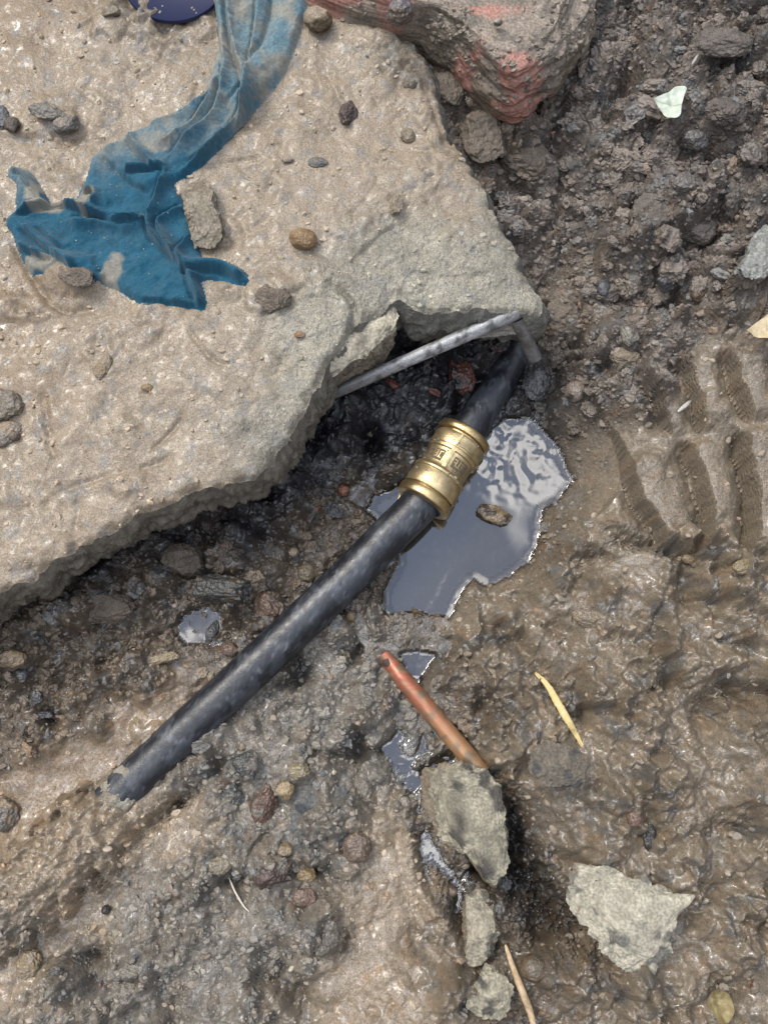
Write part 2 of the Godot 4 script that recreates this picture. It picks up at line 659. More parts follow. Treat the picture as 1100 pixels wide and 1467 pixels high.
	for j in nz:
		var z := az + j * step
		for i in nx:
			var x := ax + i * step
			var k := j * nx + i
			var sd := slab_edge.read(x, z)
			sds[k] = sd
			if sd < -0.006:
				slab.h[k] = 0.0
				pos[k] = Vector3(x, 0.05, z)
				continue
			var mx := x * 1000.0
			var mz := z * 1000.0
			var wx := x + patch.get_noise_2d(mx, mz) * 0.016
			var wz := z + patch.get_noise_2d(mz + 500.0, mx) * 0.016
			var wet := zw.read(wx, wz)
			var l := zl.read(wx, wz)
			var dry := smooth01(0.55, 0.2, wet)
			var g := clampf(grit.get_noise_2d(mx, mz) + 1.0, 0.0, 1.0)
			var q := clampf((lumps.get_noise_2d(mx, mz) + 1.0) * 1.15, 0.0, 1.0)
			var f := fine.get_noise_2d(mx, mz)
			var so := soft.get_noise_2d(mx, mz)
			l *= clampf(0.9 + low.get_noise_2d(mx + 900.0, mz) * 1.8, 0.25, 1.9)
			var h := zh.read(x, z) + low.get_noise_2d(mx, mz) * 0.0045 + so * lerpf(0.0004, 0.0018, l * 2.0)
			h += (sqrt(1.0 - g * g) - 0.6) * lerpf(0.0010, 0.0004, dry) * (0.15 + l * 2.2)
			h += (sqrt(1.0 - q * q) - 0.6) * 0.0046 * l * (1.0 + so) - smooth01(0.7, 0.95, q) * 0.0018 * l
			h += f * lerpf(0.00030, 0.0005, dry) * (0.5 + l * 2.0)
			h -= 0.0055 * exp(-maxf(sd, 0.0) / 0.0035) * (1.0 + so * 1.6)
			slab.h[k] = h
			pos[k] = Vector3(x, h, z)
			var c := Color(zr.read(wx, wz), zg.read(wx, wz), zb.read(wx, wz))
			var v := 1.0 + patch.get_noise_2d(mx * 1.7, mz * 1.7 + 300.0) * 0.20 + grain.get_noise_2d(mx, mz) * lerpf(0.12, 0.3, dry)
			var gr := smooth01(0.22, 0.42, patch.get_noise_2d(mx * 2.1 + 900.0, mz * 2.1)) * 0.5
			c = c.lerp(Color(0.27, 0.265, 0.25), gr)
			slab.c[k] = Color(c.r * v, c.g * v, c.b * v)
			var damp := wet + patch.get_noise_2d(mx * 2.3 + 50.0, mz * 2.3) * 0.5 + grain.get_noise_2d(mx * 0.4, mz * 0.4) * 0.2
			state[k] = 2 if damp > 1.12 else (1 if damp > 0.42 else 0)
	press(slab, ridges, cracks, soft)
	for k in nx * nz:
		if sds[k] >= -0.006:
			pos[k].y = slab.h[k]
	# the sheet, cut along the broken edge
	var keep := PackedByteArray()
	keep.resize(nx * nz)
	var nrm := grid_normals(pos, nx, nz)
	for j in nz:
		for i in nx:
			var k := j * nx + i
			if sds[k] < 0.0 and sds[k] > -step * 2.0:
				var x := pos[k].x
				var z := pos[k].z
				var gd := Vector2(slab_edge.read(x + 0.002, z) - slab_edge.read(x - 0.002, z), slab_edge.read(x, z + 0.002) - slab_edge.read(x, z - 0.002)).normalized()
				pos[k].x -= gd.x * sds[k]
				pos[k].z -= gd.y * sds[k]
	var bins := [PackedInt32Array(), PackedInt32Array(), PackedInt32Array()]
	for j in nz - 1:
		for i in nx - 1:
			var k := j * nx + i
			if sds[k] > 0.0 or sds[k + 1] > 0.0 or sds[k + nx] > 0.0 or sds[k + nx + 1] > 0.0:
				keep[k] = 1
				bins[state[k]].append_array(PackedInt32Array([k, k + 1, k + nx, k + 1, k + nx + 1, k + nx]))
	var root := thing("concrete_slab", "big broken concrete slab covered in pale wet mud, overhanging the dug hole", "slab")
	var smeared := []                                      # the mud on the slab lies thinner and glistens less
	for k in 3:
		var m: StandardMaterial3D = wetness_looks()[k].duplicate()
		m.clearcoat *= 0.7
		m.clearcoat_roughness = 0.16
		m.heightmap_scale *= 0.7
		smeared.append(m)
	var sheet := put("muddy_top", sheet_mesh(pos, nrm, slab.c, bins, smeared), null, root)
	sheet.set_meta("label", "muddy upper face of the slab")
	# the broken side below the edge
	var v := PackedVector3Array()
	var c := PackedColorArray()
	var si := PackedInt32Array()
	var rows := 26
	var made := {}
	var chip := noise(FastNoiseLite.TYPE_SIMPLEX, 13.0, 52, 4)
	var bite := noise(FastNoiseLite.TYPE_CELLULAR, 20.0, 53, 1, 10.0)
	for j in range(1, nz - 2):
		for i in range(1, nx - 2):
			var k := j * nx + i
			if not keep[k]:
				continue
			var sides := [[k - nx, k + 1, k], [k + nx, k + nx, k + nx + 1], [k - 1, k, k + nx], [k + 1, k + nx + 1, k + 1]]
			for s in sides:
				if keep[s[0]]:
					continue
				var col := [0, 0]
				for e in 2:
					var q: int = s[e + 1]
					if not made.has(q):
						made[q] = v.size()
						var b := pos[q]
						var gd := Vector2(slab_edge.read(b.x + 0.004, b.z) - slab_edge.read(b.x - 0.004, b.z), slab_edge.read(b.x, b.z + 0.004) - slab_edge.read(b.x, b.z - 0.004)).normalized()
						for r in rows:
							var t := float(r) / (rows - 1)
							var o := 0.0055 * sin(minf(t * 3.0, 1.0) * PI * 0.5) - 0.009 * smooth01(0.6, 1.0, t)
							var y := b.y - t * SLAB_THICK
							var at3 := Vector3(b.x, y, b.z) * 1000.0
							var ns := chip.get_noise_3dv(at3) * 0.0045 + (clampf(bite.get_noise_3dv(at3) + 1.0, 0.0, 1.0) - 0.5) * 0.005
							o += ns * minf(t * 4.0, 1.0)
							v.append(Vector3(b.x - gd.x * o, y + (chip.get_noise_3dv(at3 + Vector3(400, 0, 0)) * 0.003) * minf(t * 4.0, 1.0), b.z - gd.y * o))
							var base: Color = Color(0.225, 0.215, 0.18).lerp(Color(0.205, 0.168, 0.122), smooth01(0.03, -0.1, b.x) * 0.75)
							var m := 1.0 + chip.get_noise_3dv(at3 * 1.9) * 0.5
							c.append(Color(base.r * m, base.g * m, base.b * m))
					col[e] = made[q]
				for r in rows - 1:
					si.append_array(PackedInt32Array([col[0] + r, col[1] + r, col[0] + r + 1, col[1] + r, col[1] + r + 1, col[0] + r + 1]))
	var side := put("broken_side", pack(v, normals(v, si), si, c), grit_material(0.75), root)
	side.set_meta("label", "rough broken face under the slab's edge")

func grit_material(rough: float, spec := 0.5, bump := 0.09) -> StandardMaterial3D:
	var m := std(rough, spec)
	m.uv1_triplanar = true
	m.uv1_scale = Vector3.ONE * 9.0
	m.albedo_texture = detail_tex
	m.heightmap_enabled = true
	m.heightmap_texture = bump_fine
	m.heightmap_scale = bump
	return m

func grid_normals(pos: PackedVector3Array, nx: int, nz: int) -> PackedVector3Array:
	var n := PackedVector3Array()
	n.resize(nx * nz)
	for j in nz:
		var up := maxi(j - 1, 0) * nx
		var dn := mini(j + 1, nz - 1) * nx
		for i in nx:
			n[j * nx + i] = (pos[dn + i] - pos[up + i]).cross(pos[j * nx + mini(i + 1, nx - 1)] - pos[j * nx + maxi(i - 1, 0)]).normalized()
	return n

var pitted: Texture2D
func rock_material(rough: float) -> StandardMaterial3D:
	if pitted == null:
		pitted = noise_tex(noise(FastNoiseLite.TYPE_SIMPLEX, 9.0, 131, 5), 512, 0.62, 1.0)
	var m := grit_material(rough, 0.4, 0.08)
	m.albedo_texture = pitted
	m.uv1_scale = Vector3.ONE * 5.5
	return m

func sprinkle(o: MeshInstance3D, called: String, count: int, small: float, big: float, colors: Array, s: int) -> void:  # specks of earth stuck on a thing's upper side
	var r := RandomNumberGenerator.new()
	r.seed = s
	var arr := o.mesh.surface_get_arrays(0)
	var v: PackedVector3Array = arr[Mesh.ARRAY_VERTEX]
	var n: PackedVector3Array = arr[Mesh.ARRAY_NORMAL]
	var idx: PackedInt32Array = arr[Mesh.ARRAY_INDEX]
	var where := []
	for k in count * 4:
		var q := idx[r.randi() % idx.size()]
		if n[q].y > 0.45 and rock_noise.get_noise_3dv((v[q] + o.position) * 2200.0) > r.randf_range(-0.5, 0.4):
			where.append(v[q])
		if where.size() >= count:
			break
	var mm := MultiMesh.new()
	mm.transform_format = MultiMesh.TRANSFORM_3D
	mm.use_colors = true
	mm.mesh = chip_mesh(s, 1, true, 0.0)
	mm.instance_count = where.size()
	for k in where.size():
		var size := small + pow(r.randf(), 4.0) * (big - small)
		mm.set_instance_transform(k, Transform3D(Basis(Vector3(r.randfn(), r.randfn(), r.randfn()).normalized(), r.randf() * TAU).scaled(Vector3.ONE * size), where[k]))
		var c: Color = colors[r.randi() % colors.size()]
		var m := r.randf_range(0.75, 1.2)
		mm.set_instance_color(k, Color(c.r * m, c.g * m, c.b * m))
	var p := MultiMeshInstance3D.new()
	p.name = called
	p.multimesh = mm
	p.material_override = std(0.6)
	p.set_meta("kind", "stuff")
	o.add_child(p, true)

func lump_spots(text: String, h: float) -> Array:          # "x,y,half width,half height,mm"
	var out := []
	for s in text.split(" ", false):
		var q := s.split(",")
		var m := scale_at(float(q[0]), float(q[1]), h)
		out.append([at2(float(q[0]), float(q[1]), h), float(q[2]) * m, float(q[3]) * m, float(q[4]) * 0.001])
	return out

func crease_list(text: String, h: float) -> Array:         # "x,y,x,y...:depth mm:width mm"
	var out := []
	for s in text.split(" ", false):
		var q := s.split(":")
		var n := q[0].split(",")
		var path := PackedVector2Array()
		for k in range(0, n.size(), 2):
			path.append(at2(float(n[k]), float(n[k + 1]), h))
		out.append([curved(path, path.size() * 3), float(q[1]) * 0.001, float(q[2]) * 0.001])
	return out

func press(r: Relief, lumps: Array, creases: Array, wob: FastNoiseLite) -> void:  # raises lumps and sinks creases
	for l in lumps:
		var c: Vector2 = l[0]
		var rx: float = l[1]
		var rz: float = l[2]
		for j in range(maxi(0, int((c.y - rz * 1.6 - r.z0) / r.step)), mini(r.nz, int((c.y + rz * 1.6 - r.z0) / r.step) + 1)):
			for i in range(maxi(0, int((c.x - rx * 1.6 - r.x0) / r.step)), mini(r.nx, int((c.x + rx * 1.6 - r.x0) / r.step) + 1)):
				var x := r.x0 + i * r.step
				var z := r.z0 + j * r.step
				var w := wob.get_noise_2d(x * 1000.0, z * 1000.0)
				var d := Vector2((x - c.x) / rx, (z - c.y) / rz).length() + w * 0.45
				if d < 1.0:
					r.h[j * r.nx + i] += l[3] * pow(1.0 - d * d, 0.7) * (0.85 + w * 0.6)
	for l in creases:
		var path: PackedVector2Array = l[0]
		var w: float = l[2]
		var box := Rect2(path[0], Vector2.ZERO)
		for q in path:
			box = box.expand(q)
		box = box.grow(w * 3.0)
		for j in range(maxi(0, int((box.position.y - r.z0) / r.step)), mini(r.nz, int((box.end.y - r.z0) / r.step) + 1)):
			for i in range(maxi(0, int((box.position.x - r.x0) / r.step)), mini(r.nx, int((box.end.x - r.x0) / r.step) + 1)):
				var x := r.x0 + i * r.step
				var z := r.z0 + j * r.step
				var wo := wob.get_noise_2d(x * 1700.0, z * 1700.0)
				var d := path_sd(Vector2(x, z), path)
				var ends := smooth01(0.0, 0.12, d.y) * smooth01(1.0, 0.88, d.y)
				var s := (absf(d.x) / w + wo * 0.5 + rock_fine.get_noise_2d(x * 800.0, z * 800.0) * 0.45)
				r.h[j * r.nx + i] -= l[1] * exp(-s * s) * (0.4 + 0.6 * ends) * (1.0 + wo * 0.7)

const SOIL := "450 650 16 k;520 640 10 k;360 760 20 k;420 700 18 k;300 800 22 w;250 780 26 k;200 830 30 w;150 810 32 k;100 870 34 w;0 900 40 w;40 880 40 w;150 900 28 w;560 590 6 k;620 560 2 k;640 500 6 k;560 540 16 k;500 580 18 k;700 480 8 k;720 560 -2 k;690 610 -8 k;300 500 50 k;100 700 52 k;500 400 46 k;640 350 46 k;-200 800 54 w;-200 300 54 k;200 200 54 k;500 100 54 k;250 900 19 w;320 880 17 w;400 820 12 w;440 780 11 w;480 740 8 w;520 715 4 w;120 960 25 w;200 960 22 w;0 990 31 w;60 1040 27 w;130 1040 22 w;0 1080 26 m;100 1110 20 s;0 1180 22 s;40 1150 21 s;200 1030 19 s;240 1010 18 s;150 1070 18 s;90 1190 26 t;140 1185 30 t;60 1240 28 t;0 1290 26 t;200 1190 22 t;30 1330 22 g;120 1300 18 t;280 1110 15 g;320 1030 17 g;380 1010 14 g;470 950 10 g;520 900 8 g;450 1050 14 g;540 1000 8 g;350 1150 16 g;300 1250 18 g;200 1280 19 g;100 1400 22 g;0 1420 24 t;40 1380 25 t;200 1400 22 g;320 1380 20 g;420 1320 20 g;480 1200 17 g;560 1200 13 t;560 1300 14 t;520 1400 22 t;590 1440 26 t;620 1400 20 b;580 1120 7 g;530 1080 10 g;0 1520 26 g;300 1520 24 g;560 1520 26 t;250 1180 17 t;560 950 4 g;620 960 4 w;600 1010 5 g;600 1060 3 g;640 1010 8 w;650 800 -10 w;600 870 -6 w;740 720 -14 w;700 650 -16 k;760 620 -12 k;690 760 -12 w;560 860 2 w;570 820 -2 w;740 790 -6 w;800 700 -2 k;700 870 10 b;660 920 12 b;690 900 14 b;640 930 6 w;760 850 30 b;740 880 26 b;800 740 26 w;795 790 30 w;830 720 38 c;820 760 38 b;850 820 44 b;900 900 52 b;860 960 48 b;950 950 54 b;1000 880 58 b;1050 950 60 b;1100 1000 62 b;1180 1000 66 b;720 960 20 b;700 1020 14 w;720 1060 26 b;760 1000 38 b;800 1050 46 b;700 1090 12 b;740 1120 30 b;800 1160 42 b;780 1230 32 b;900 1100 52 b;900 1180 48 b;1000 1100 58 b;1000 1200 52 b;1100 1150 62 b;1180 1200 66 b;860 1220 42 b;760 1290 10 w;730 1330 -2 w;740 1220 -18 k;742 1180 -10 k;745 1260 -16 k;800 1340 12 w;780 1380 20 b;830 1420 22 b;760 1440 14 w;740 1467 10 w;900 1430 28 b;1000 1420 30 b;960 1300 40 b;1040 1300 48 b;1050 1380 38 b;1100 1300 56 b;1100 1440 40 b;1000 1520 30 b;820 1520 20 b;1180 1450 50 b;900 560 62 d;930 540 66 d;1000 560 78 c;1050 570 84 c;1100 600 88 c;1180 600 94 c;900 640 64 c;960 630 72 c;880 720 58 c;940 700 64 c;1000 700 70 c;1060 700 74 c;1100 720 78 c;920 780 58 c;1000 790 64 b;1080 800 68 b;960 830 56 b;1060 860 62 b;1180 800 76 b;860 660 50 c;830 650 40 m;820 560 48 m;800 500 36 m;790 470 28 m;782 520 14 k;775 560 4 k;780 600 -2 k;820 620 24 k;840 600 42 m;860 500 60 d;850 440 60 m;810 400 50 m;900 450 72 d;960 480 80 d;1050 500 92 c;1000 440 88 d;1100 480 100 m;1180 480 110 m;780 340 42 d;820 350 56 d;900 350 84 d;1000 350 100 d;1100 350 112 d;1180 350 124 d;740 270 52 d;790 270 60 d;700 230 66 m;720 190 70 m;680 180 78 m;850 220 82 d;920 240 96 d;1000 230 110 d;1100 220 126 d;1180 220 136 d;860 130 76 d;900 110 84 d;880 60 84 d;960 100 100 d;1000 140 114 d;1040 110 114 d;1100 120 138 d;1000 50 150 d;1060 40 168 d;1100 50 176 d;920 30 124 d;960 0 150 d;860 0 90 d;1100 -60 190 d;1000 -60 178 d;800 190 66 d;760 170 64 m;650 150 88 m;640 110 96 m;700 100 90 m;800 60 88 k;600 0 104 m;700 -60 110 m;500 -60 108 m;1250 900 74 b;1250 1300 74 b;1250 100 170 d;-120 1200 28 t;-120 1000 40 w;-120 1400 30 t;-250 1200 60 t;300 1620 34 g;900 1620 40 b"

func build_soil() -> void:
	var ax := -0.42
	var az := -0.60
	var bx := 0.46
	var bz := 0.46
	var step := 0.0013
	var zones := spread(SOIL, ax, az, bx, bz, 0.006, 0.00028)
	var low := noise(FastNoiseLite.TYPE_SIMPLEX_SMOOTH, 60.0, 61, 3)
	var soft := noise(FastNoiseLite.TYPE_SIMPLEX_SMOOTH, 14.0, 62, 3, 7.0)
	var big := noise(FastNoiseLite.TYPE_CELLULAR, 44.0, 63, 1, 26.0)
	var big_v := noise(FastNoiseLite.TYPE_CELLULAR, 44.0, 63, 1, 26.0)
	big_v.cellular_return_type = FastNoiseLite.RETURN_CELL_VALUE
	var mid := noise(FastNoiseLite.TYPE_CELLULAR, 17.0, 64, 1, 11.0)
	var swirl := noise(FastNoiseLite.TYPE_SIMPLEX, 38.0, 72, 5, 14.0)
	var pimple := noise(FastNoiseLite.TYPE_CELLULAR, 8.5, 73, 1, 5.0)
	var calm := noise(FastNoiseLite.TYPE_SIMPLEX_SMOOTH, 75.0, 74, 2)
	var grit := noise(FastNoiseLite.TYPE_CELLULAR, 4.6, 65, 1, 2.5)
	var fine := noise(FastNoiseLite.TYPE_SIMPLEX, 3.2, 66, 3)
	var patch := noise(FastNoiseLite.TYPE_SIMPLEX_SMOOTH, 40.0, 67, 4, 20.0)
	var grain := noise(FastNoiseLite.TYPE_SIMPLEX, 5.0, 68, 3)
	var tone := noise(FastNoiseLite.TYPE_CELLULAR, 17.0, 64, 1, 11.0)
	tone.cellular_return_type = FastNoiseLite.RETURN_CELL_VALUE
	var shove := noise(FastNoiseLite.TYPE_SIMPLEX, 11.0, 69, 2)
	var nx := int((bx - ax) / step)
	var nz := int((bz - az) / step)
	soil = Relief.new()
	soil.x0 = ax; soil.z0 = az; soil.step = step; soil.nx = nx; soil.nz = nz
	soil.h.resize(nx * nz)
	soil.c.resize(nx * nz)
	var state := PackedByteArray()
	state.resize(nx * nz)
	var shift := PackedVector2Array()
	shift.resize(nx * nz)
	var zh: Field = zones[0]
	var zr: Field = zones[1]
	var zg: Field = zones[2]
	var zb: Field = zones[3]
	var zl: Field = zones[4]
	var zw: Field = zones[5]
	crumb_share = zones[6]
	for pass_ in 4:
		var src := zh.v.duplicate()
		for j in range(1, zh.nz - 1):
			for i in range(1, zh.nx - 1):
				var k := j * zh.nx + i
				zh.v[k] = src[k] * 0.25 + (src[k - 1] + src[k + 1] + src[k - zh.nx] + src[k + zh.nx]) * 0.125 + (src[k - zh.nx - 1] + src[k - zh.nx + 1] + src[k + zh.nx - 1] + src[k + zh.nx + 1]) * 0.0625
	# the smooth furrows that a digger's bucket left: stepped scoops side by side
	var rows := [[curved(line("898,668 918,715 942,752 950,775", 0.066), 8), curved(line("985,640 1002,690 1012,745 1006,785", 0.072), 8), curved(line("1055,628 1072,680 1080,740 1076,785", 0.078), 8), curved(line("1130,620 1150,680 1158,740 1152,790", 0.084), 8)],
		[curved(line("908,512 930,560 950,600", 0.07), 8), curved(line("976,510 992,560 1008,610", 0.08), 8), curved(line("1040,515 1056,560 1074,600", 0.086), 8), curved(line("1120,520 1132,560 1150,600", 0.09), 8)]]
	var deep := [0.025, 0.021]
	var zone_of := [line("866,655 915,640 1000,622 1150,600 1170,790 1020,800 950,790 880,770", 0.072), line("900,520 990,500 1150,505 1160,600 1010,622 930,625 905,600", 0.08)]
	for j in nz:
		var z := az + j * step
		for i in nx:
			var x := ax + i * step
			var k := j * nx + i
			if slab_edge.read(x, z) > 0.075:
				soil.h[k] = 0.05
				continue
			var mx := x * 1000.0
			var mz := z * 1000.0
			var wn := patch.get_noise_2d(mx, mz)
			var wx := x + wn * 0.014
			var wz := z + patch.get_noise_2d(mz + 500.0, mx) * 0.014
			var wet := zw.read(wx, wz)
			var l := zl.read(wx, wz)
			var hb := zh.read(x, z)
			var up := Vector3(zh.read(x - 0.006, z) - zh.read(x + 0.006, z), 0.012, zh.read(x, z - 0.006) - zh.read(x, z + 0.006)).normalized()
			var my := hb * 1000.0
			var b := clampf(big.get_noise_3d(mx, my, mz) + 1.0, 0.0, 1.0)
			var q := clampf(mid.get_noise_3d(mx, my, mz) + 1.0, 0.0, 1.0)
			var g := clampf(grit.get_noise_3d(mx, my, mz) + 1.0, 0.0, 1.0)
			var so := soft.get_noise_3d(mx, my, mz)
			var sw := swirl.get_noise_3d(mx, my, mz)
			var pi := clampf(pimple.get_noise_3d(mx, my, mz) + 1.0, 0.0, 1.0)
			l = minf(l * clampf(0.95 + calm.get_noise_2d(mx, mz) * 1.5, 0.45, 1.5), 1.85)
			var f := fine.get_noise_3d(mx, my, mz)
			var tv := tone.get_noise_3d(mx, my, mz)
			var dry := smooth01(0.75, 0.35, wet)
			var h := l * (low.get_noise_2d(mx, mz) * 0.016 + so * 0.0026)
			# crumbly clods with gaps between them, or kneaded mud with soft lumps and hollows
			var bd := sqrt(1.0 - b * b)
			var qd := sqrt(1.0 - q * q)
			var pd := sqrt(1.0 - pi * pi)
			var clod := (bd - 0.7) * 0.022 + big_v.get_noise_3d(mx, my, mz) * 0.006 * smooth01(0.3, 0.7, bd) + (qd - 0.65) * 0.0105 + (pd - 0.6) * 0.0042 + tv * 0.002 * smooth01(0.3, 0.7, qd) + sw * 0.005 - smooth01(0.55, 0.85, b) * 0.010 - smooth01(0.6, 0.85, q) * 0.004
			var knead := sw * 0.013 + (bd - 0.7) * 0.024 + (qd - 0.65) * 0.0105 * (0.9 + so * 1.5) + (pd - 0.6) * 0.0022 * (0.5 + so * 2.0) - smooth01(0.6, 0.9, b) * 0.011 - smooth01(0.62, 0.9, q) * 0.004
			h += l * lerpf(knead, clod, lerpf(0.25, 1.0, dry))
			h += (sqrt(1.0 - g * g) - 0.6) * 0.0019 * clampf(l, 0.10, 1.0) * (0.6 + so)
			h += f * lerpf(0.00034, 0.0010, dry) * clampf(l * 1.3, 0.22, 1.2)
			soil.h[k] = hb + h * up.y
			shift[k] = Vector2(up.x, up.z) * h + Vector2(shove.get_noise_2d(mx, mz), shove.get_noise_2d(mx + 700.0, mz)) * 0.0022 * clampf(l, 0.0, 1.0)
			var c := Color(zr.read(wx, wz), zg.read(wx, wz), zb.read(wx, wz))
			var v := 1.0 + wn * 0.13 + grain.get_noise_2d(mx, mz) * 0.26 + tv * 0.16 * clampf(l, 0.1, 1.0)
			var gr := smooth01(0.12, 0.4, patch.get_noise_2d(mx * 1.9 + 900.0, mz * 1.9)) * 0.6 * clampf(l * 1.4 - wet * 0.4, 0.0, 1.0)
			c = c.lerp(Color(0.14, 0.145, 0.145), gr)
			var br := smooth01(0.2, 0.45, patch.get_noise_2d(mx * 2.2 - 700.0, mz * 2.2 + 150.0)) * 0.4
			c = c.lerp(Color(c.r * 1.25, c.g * 1.0, c.b * 0.82), br)
			soil.c[k] = Color(c.r * v, c.g * v, c.b * v)
			var damp := wet + patch.get_noise_2d(mx * 2.3 + 50.0, mz * 2.3) * 0.5 + grain.get_noise_2d(mx * 0.4, mz * 0.4) * 0.2
			state[k] = 2 if damp > 0.74 else (1 if damp > 0.42 else 0)
	# bucket scoops
	for e in 2:
		var area: PackedVector2Array = zone_of[e]
		var box := Rect2(area[0], Vector2.ZERO)
		for q in area:
			box = box.expand(q)
		var cuts: Array = rows[e]
		for j in range(maxi(0, int((box.position.y - az) / step)), mini(nz, int((box.end.y - az) / step))):
			for i in range(maxi(0, int((box.position.x - ax) / step)), mini(nx, int((box.end.x - ax) / step))):
				var p := Vector2(ax + i * step, az + j * step)
				var sd := poly_sd(p, area) + soft.get_noise_2d(p.x * 1000.0, p.y * 1000.0) * 0.004
				var share := smooth01(-0.002, 0.014, sd)
				if share <= 0.0:
					continue
				var left := 1e9                               # to the nearest cut on the left, and on the right
				var right := 1e9
				for cut in cuts:
					var d := path_sd(p, cut).x
					d += shove.get_noise_2d(p.x * 500.0, p.y * 500.0) * 0.0016
					if d > 0.0:
						left = minf(left, d)
					else:
						right = minf(right, -d)
				if left > 1.0:
					left = maxf(0.0, 0.045 - right)
				if right > 1.0:
					right = 0.03
				var t := left / (left + right)
				var k := j * nx + i
				var step_up: float = deep[e] * (0.5 + 0.22 * sin(PI * t) - 0.75 * t - 0.5 * pow(t, 3.0)) * smooth01(0.0, 0.035, left + right)
				if left < 0.0022:
					step_up = lerpf(-0.6 * deep[e], step_up, smooth01(0.0, 0.0022, left))
				var lines := rock_fine.get_noise_2d(t * 16.0, p.y * 30.0 + e * 50.0) * 0.00045 * smooth01(0.1, 0.3, t)
				soil.h[k] += share * (step_up + lines)
	var lumps := lump_spots("150,1190,30,20,7 30,1262,60,40,9 900,590,24,26,-10 930,560,30,40,-6 965,970,60,30,5 880,1010,40,60,5 1010,940,50,24,7 940,905,40,26,6 1040,1090,40,60,6 960,1090,60,40,5 830,940,30,24,6 780,920,30,30,7 790,870,40,30,7 725,940,30,30,5 770,1040,40,60,6 850,1210,40,30,6 930,1250,60,26,6 1060,1210,40,40,8 1050,1330,40,40,7 980,1400,40,24,6 880,1400,50,26,8 760,1390,44,40,10 840,1440,40,30,9 720,1340,20,30,6 900,700,30,60,2 470,1345,40,30,9 500,1300,60,40,5 380,1330,60,40,4 260,1330,50,50,5 220,1360,50,40,6 150,1340,40,40,4 440,1380,30,26,4 540,1010,50,40,4 450,1000,50,40,5 500,960,40,26,4 430,1090,50,30,4 530,1150,50,60,5 300,1180,40,30,5 100,1170,50,20,6 60,1220,70,24,5 150,1050,90,20,2 60,890,60,40,9 130,880,50,40,8 220,860,60,50,7 300,790,60,30,6 340,740,50,40,5 410,690,50,40,5 480,640,60,50,6 520,570,60,30,5 180,960,60,30,5 90,990,50,30,5 60,1010,30,20,4 380,810,40,20,4 600,1445,46,36,8 560,1420,40,30,5 660,1460,30,26,6 1060,560,40,30,4 830,560,30,40,8 800,450,50,50,9 870,520,40,30,7 840,420,40,30,7", 0.035)
	var cracks := crease_list("262,1142,200,1190,150,1222,90,1272,40,1318,0,1345:17:5.5 305,1105,262,1142,230,1165:6:4 870,760,900,778,940,786,990,806:15:5 990,806,1030,820,1100,832:5:3 990,985,1040,1040,1070,1060,1100,1062:7:5 850,1120,900,1160,940,1175:4:4 940,1010,980,1060,1010,1090:4:4 706,1110,738,1160,748,1250:20:8 780,1250,800,1310,860,1375:18:10 750,1280,775,1330,800,1370:14:10 870,900,930,960,980,1000:8:6 760,930,800,990,830,1060:8:7 1090,1000,1040,985,1000,1000:7:6 950,1220,1000,1180,1060,1190:7:6 880,1240,900,1230:3:3 460,1362,485,1366,490,1350:12:4.5 940,940,930,905,905,880:4:4 840,790,860,800,870,790:10:6 770,880,800,900,830,905:4:4 1020,1400,1050,1425,1070,1440:9:6 900,1345,860,1395,870,1440:8:5 1000,860,1060,880,1100,900:5:4 20,960,100,950,170,935,230,900:5:4 130,870,140,900,130,930:5:4 540,1000,560,1040,590,1070:4:4 690,1000,700,1050,690,1090:7:6 770,230,830,260,860,320:9:7 850,110,910,120,950,130,1030,120:12:12 700,160,650,140,640,180:9:6 640,205,690,215,740,200,760,180:14:7 770,420,800,380,790,340:9:6 860,390,870,430,900,460:9:6 800,640,830,640,850,655:10:7 900,250,960,290,1000,300:7:6 1000,330,1040,350,1090,330:6:5 880,330,940,360,1000,370:6:6", 0.045)
	press(soil, lumps, cracks, soft)
	var ridge := curved(line("214,1116 168,1158 124,1196 84,1232 44,1268 0,1306 -60,1364", 0.033), 40)
	for j in nz:
		for i in nx:
			var p := Vector2(ax + i * step, az + j * step)
			if p.x > -0.10 or p.y < 0.05:
				continue
			var d := path_sd(p, ridge)
			var so := soft.get_noise_2d(p.x * 1000.0, p.y * 1000.0)
			var w := 0.033 * (1.0 + so * 0.35)
			if absf(d.x) < w:
				var top := lerpf(0.012, 0.051, smooth01(0.0, 0.34, d.y)) - 0.008 * smooth01(0.6, 1.0, d.y) + so * 0.005 + fine.get_noise_2d(p.x * 700.0, p.y * 700.0) * 0.002 + grain.get_noise_2d(p.x * 250.0, p.y * 250.0) * 0.004
				var k := j * nx + i
				soil.h[k] = maxf(soil.h[k], top - 0.036 * (1.0 - sqrt(1.0 - pow(d.x / w, 2.0))))
	# hollows that hold water, cut to their shapes
	var pools := [[line("690,630 720,600 760,598 800,640 822,690 800,718 778,730 772,780 756,806 728,828 700,842 676,832 662,850 644,890 620,910 596,918 566,900 548,872 548,846 570,806 566,776 556,760 520,730 540,708 580,692 630,690", 0.0), 0.010, 0.0], [line("572,936 596,930 624,938 612,962 596,990 584,970", 0.0), 0.003, 0.0], [line("248,905 262,880 300,868 322,880 322,900 300,925 268,925", 0.0135), 0.003, 0.0135], [line("-40,590 -10,560 30,566 40,600 36,640 10,690 -40,720", 0.1035), 0.002, 0.1035]]
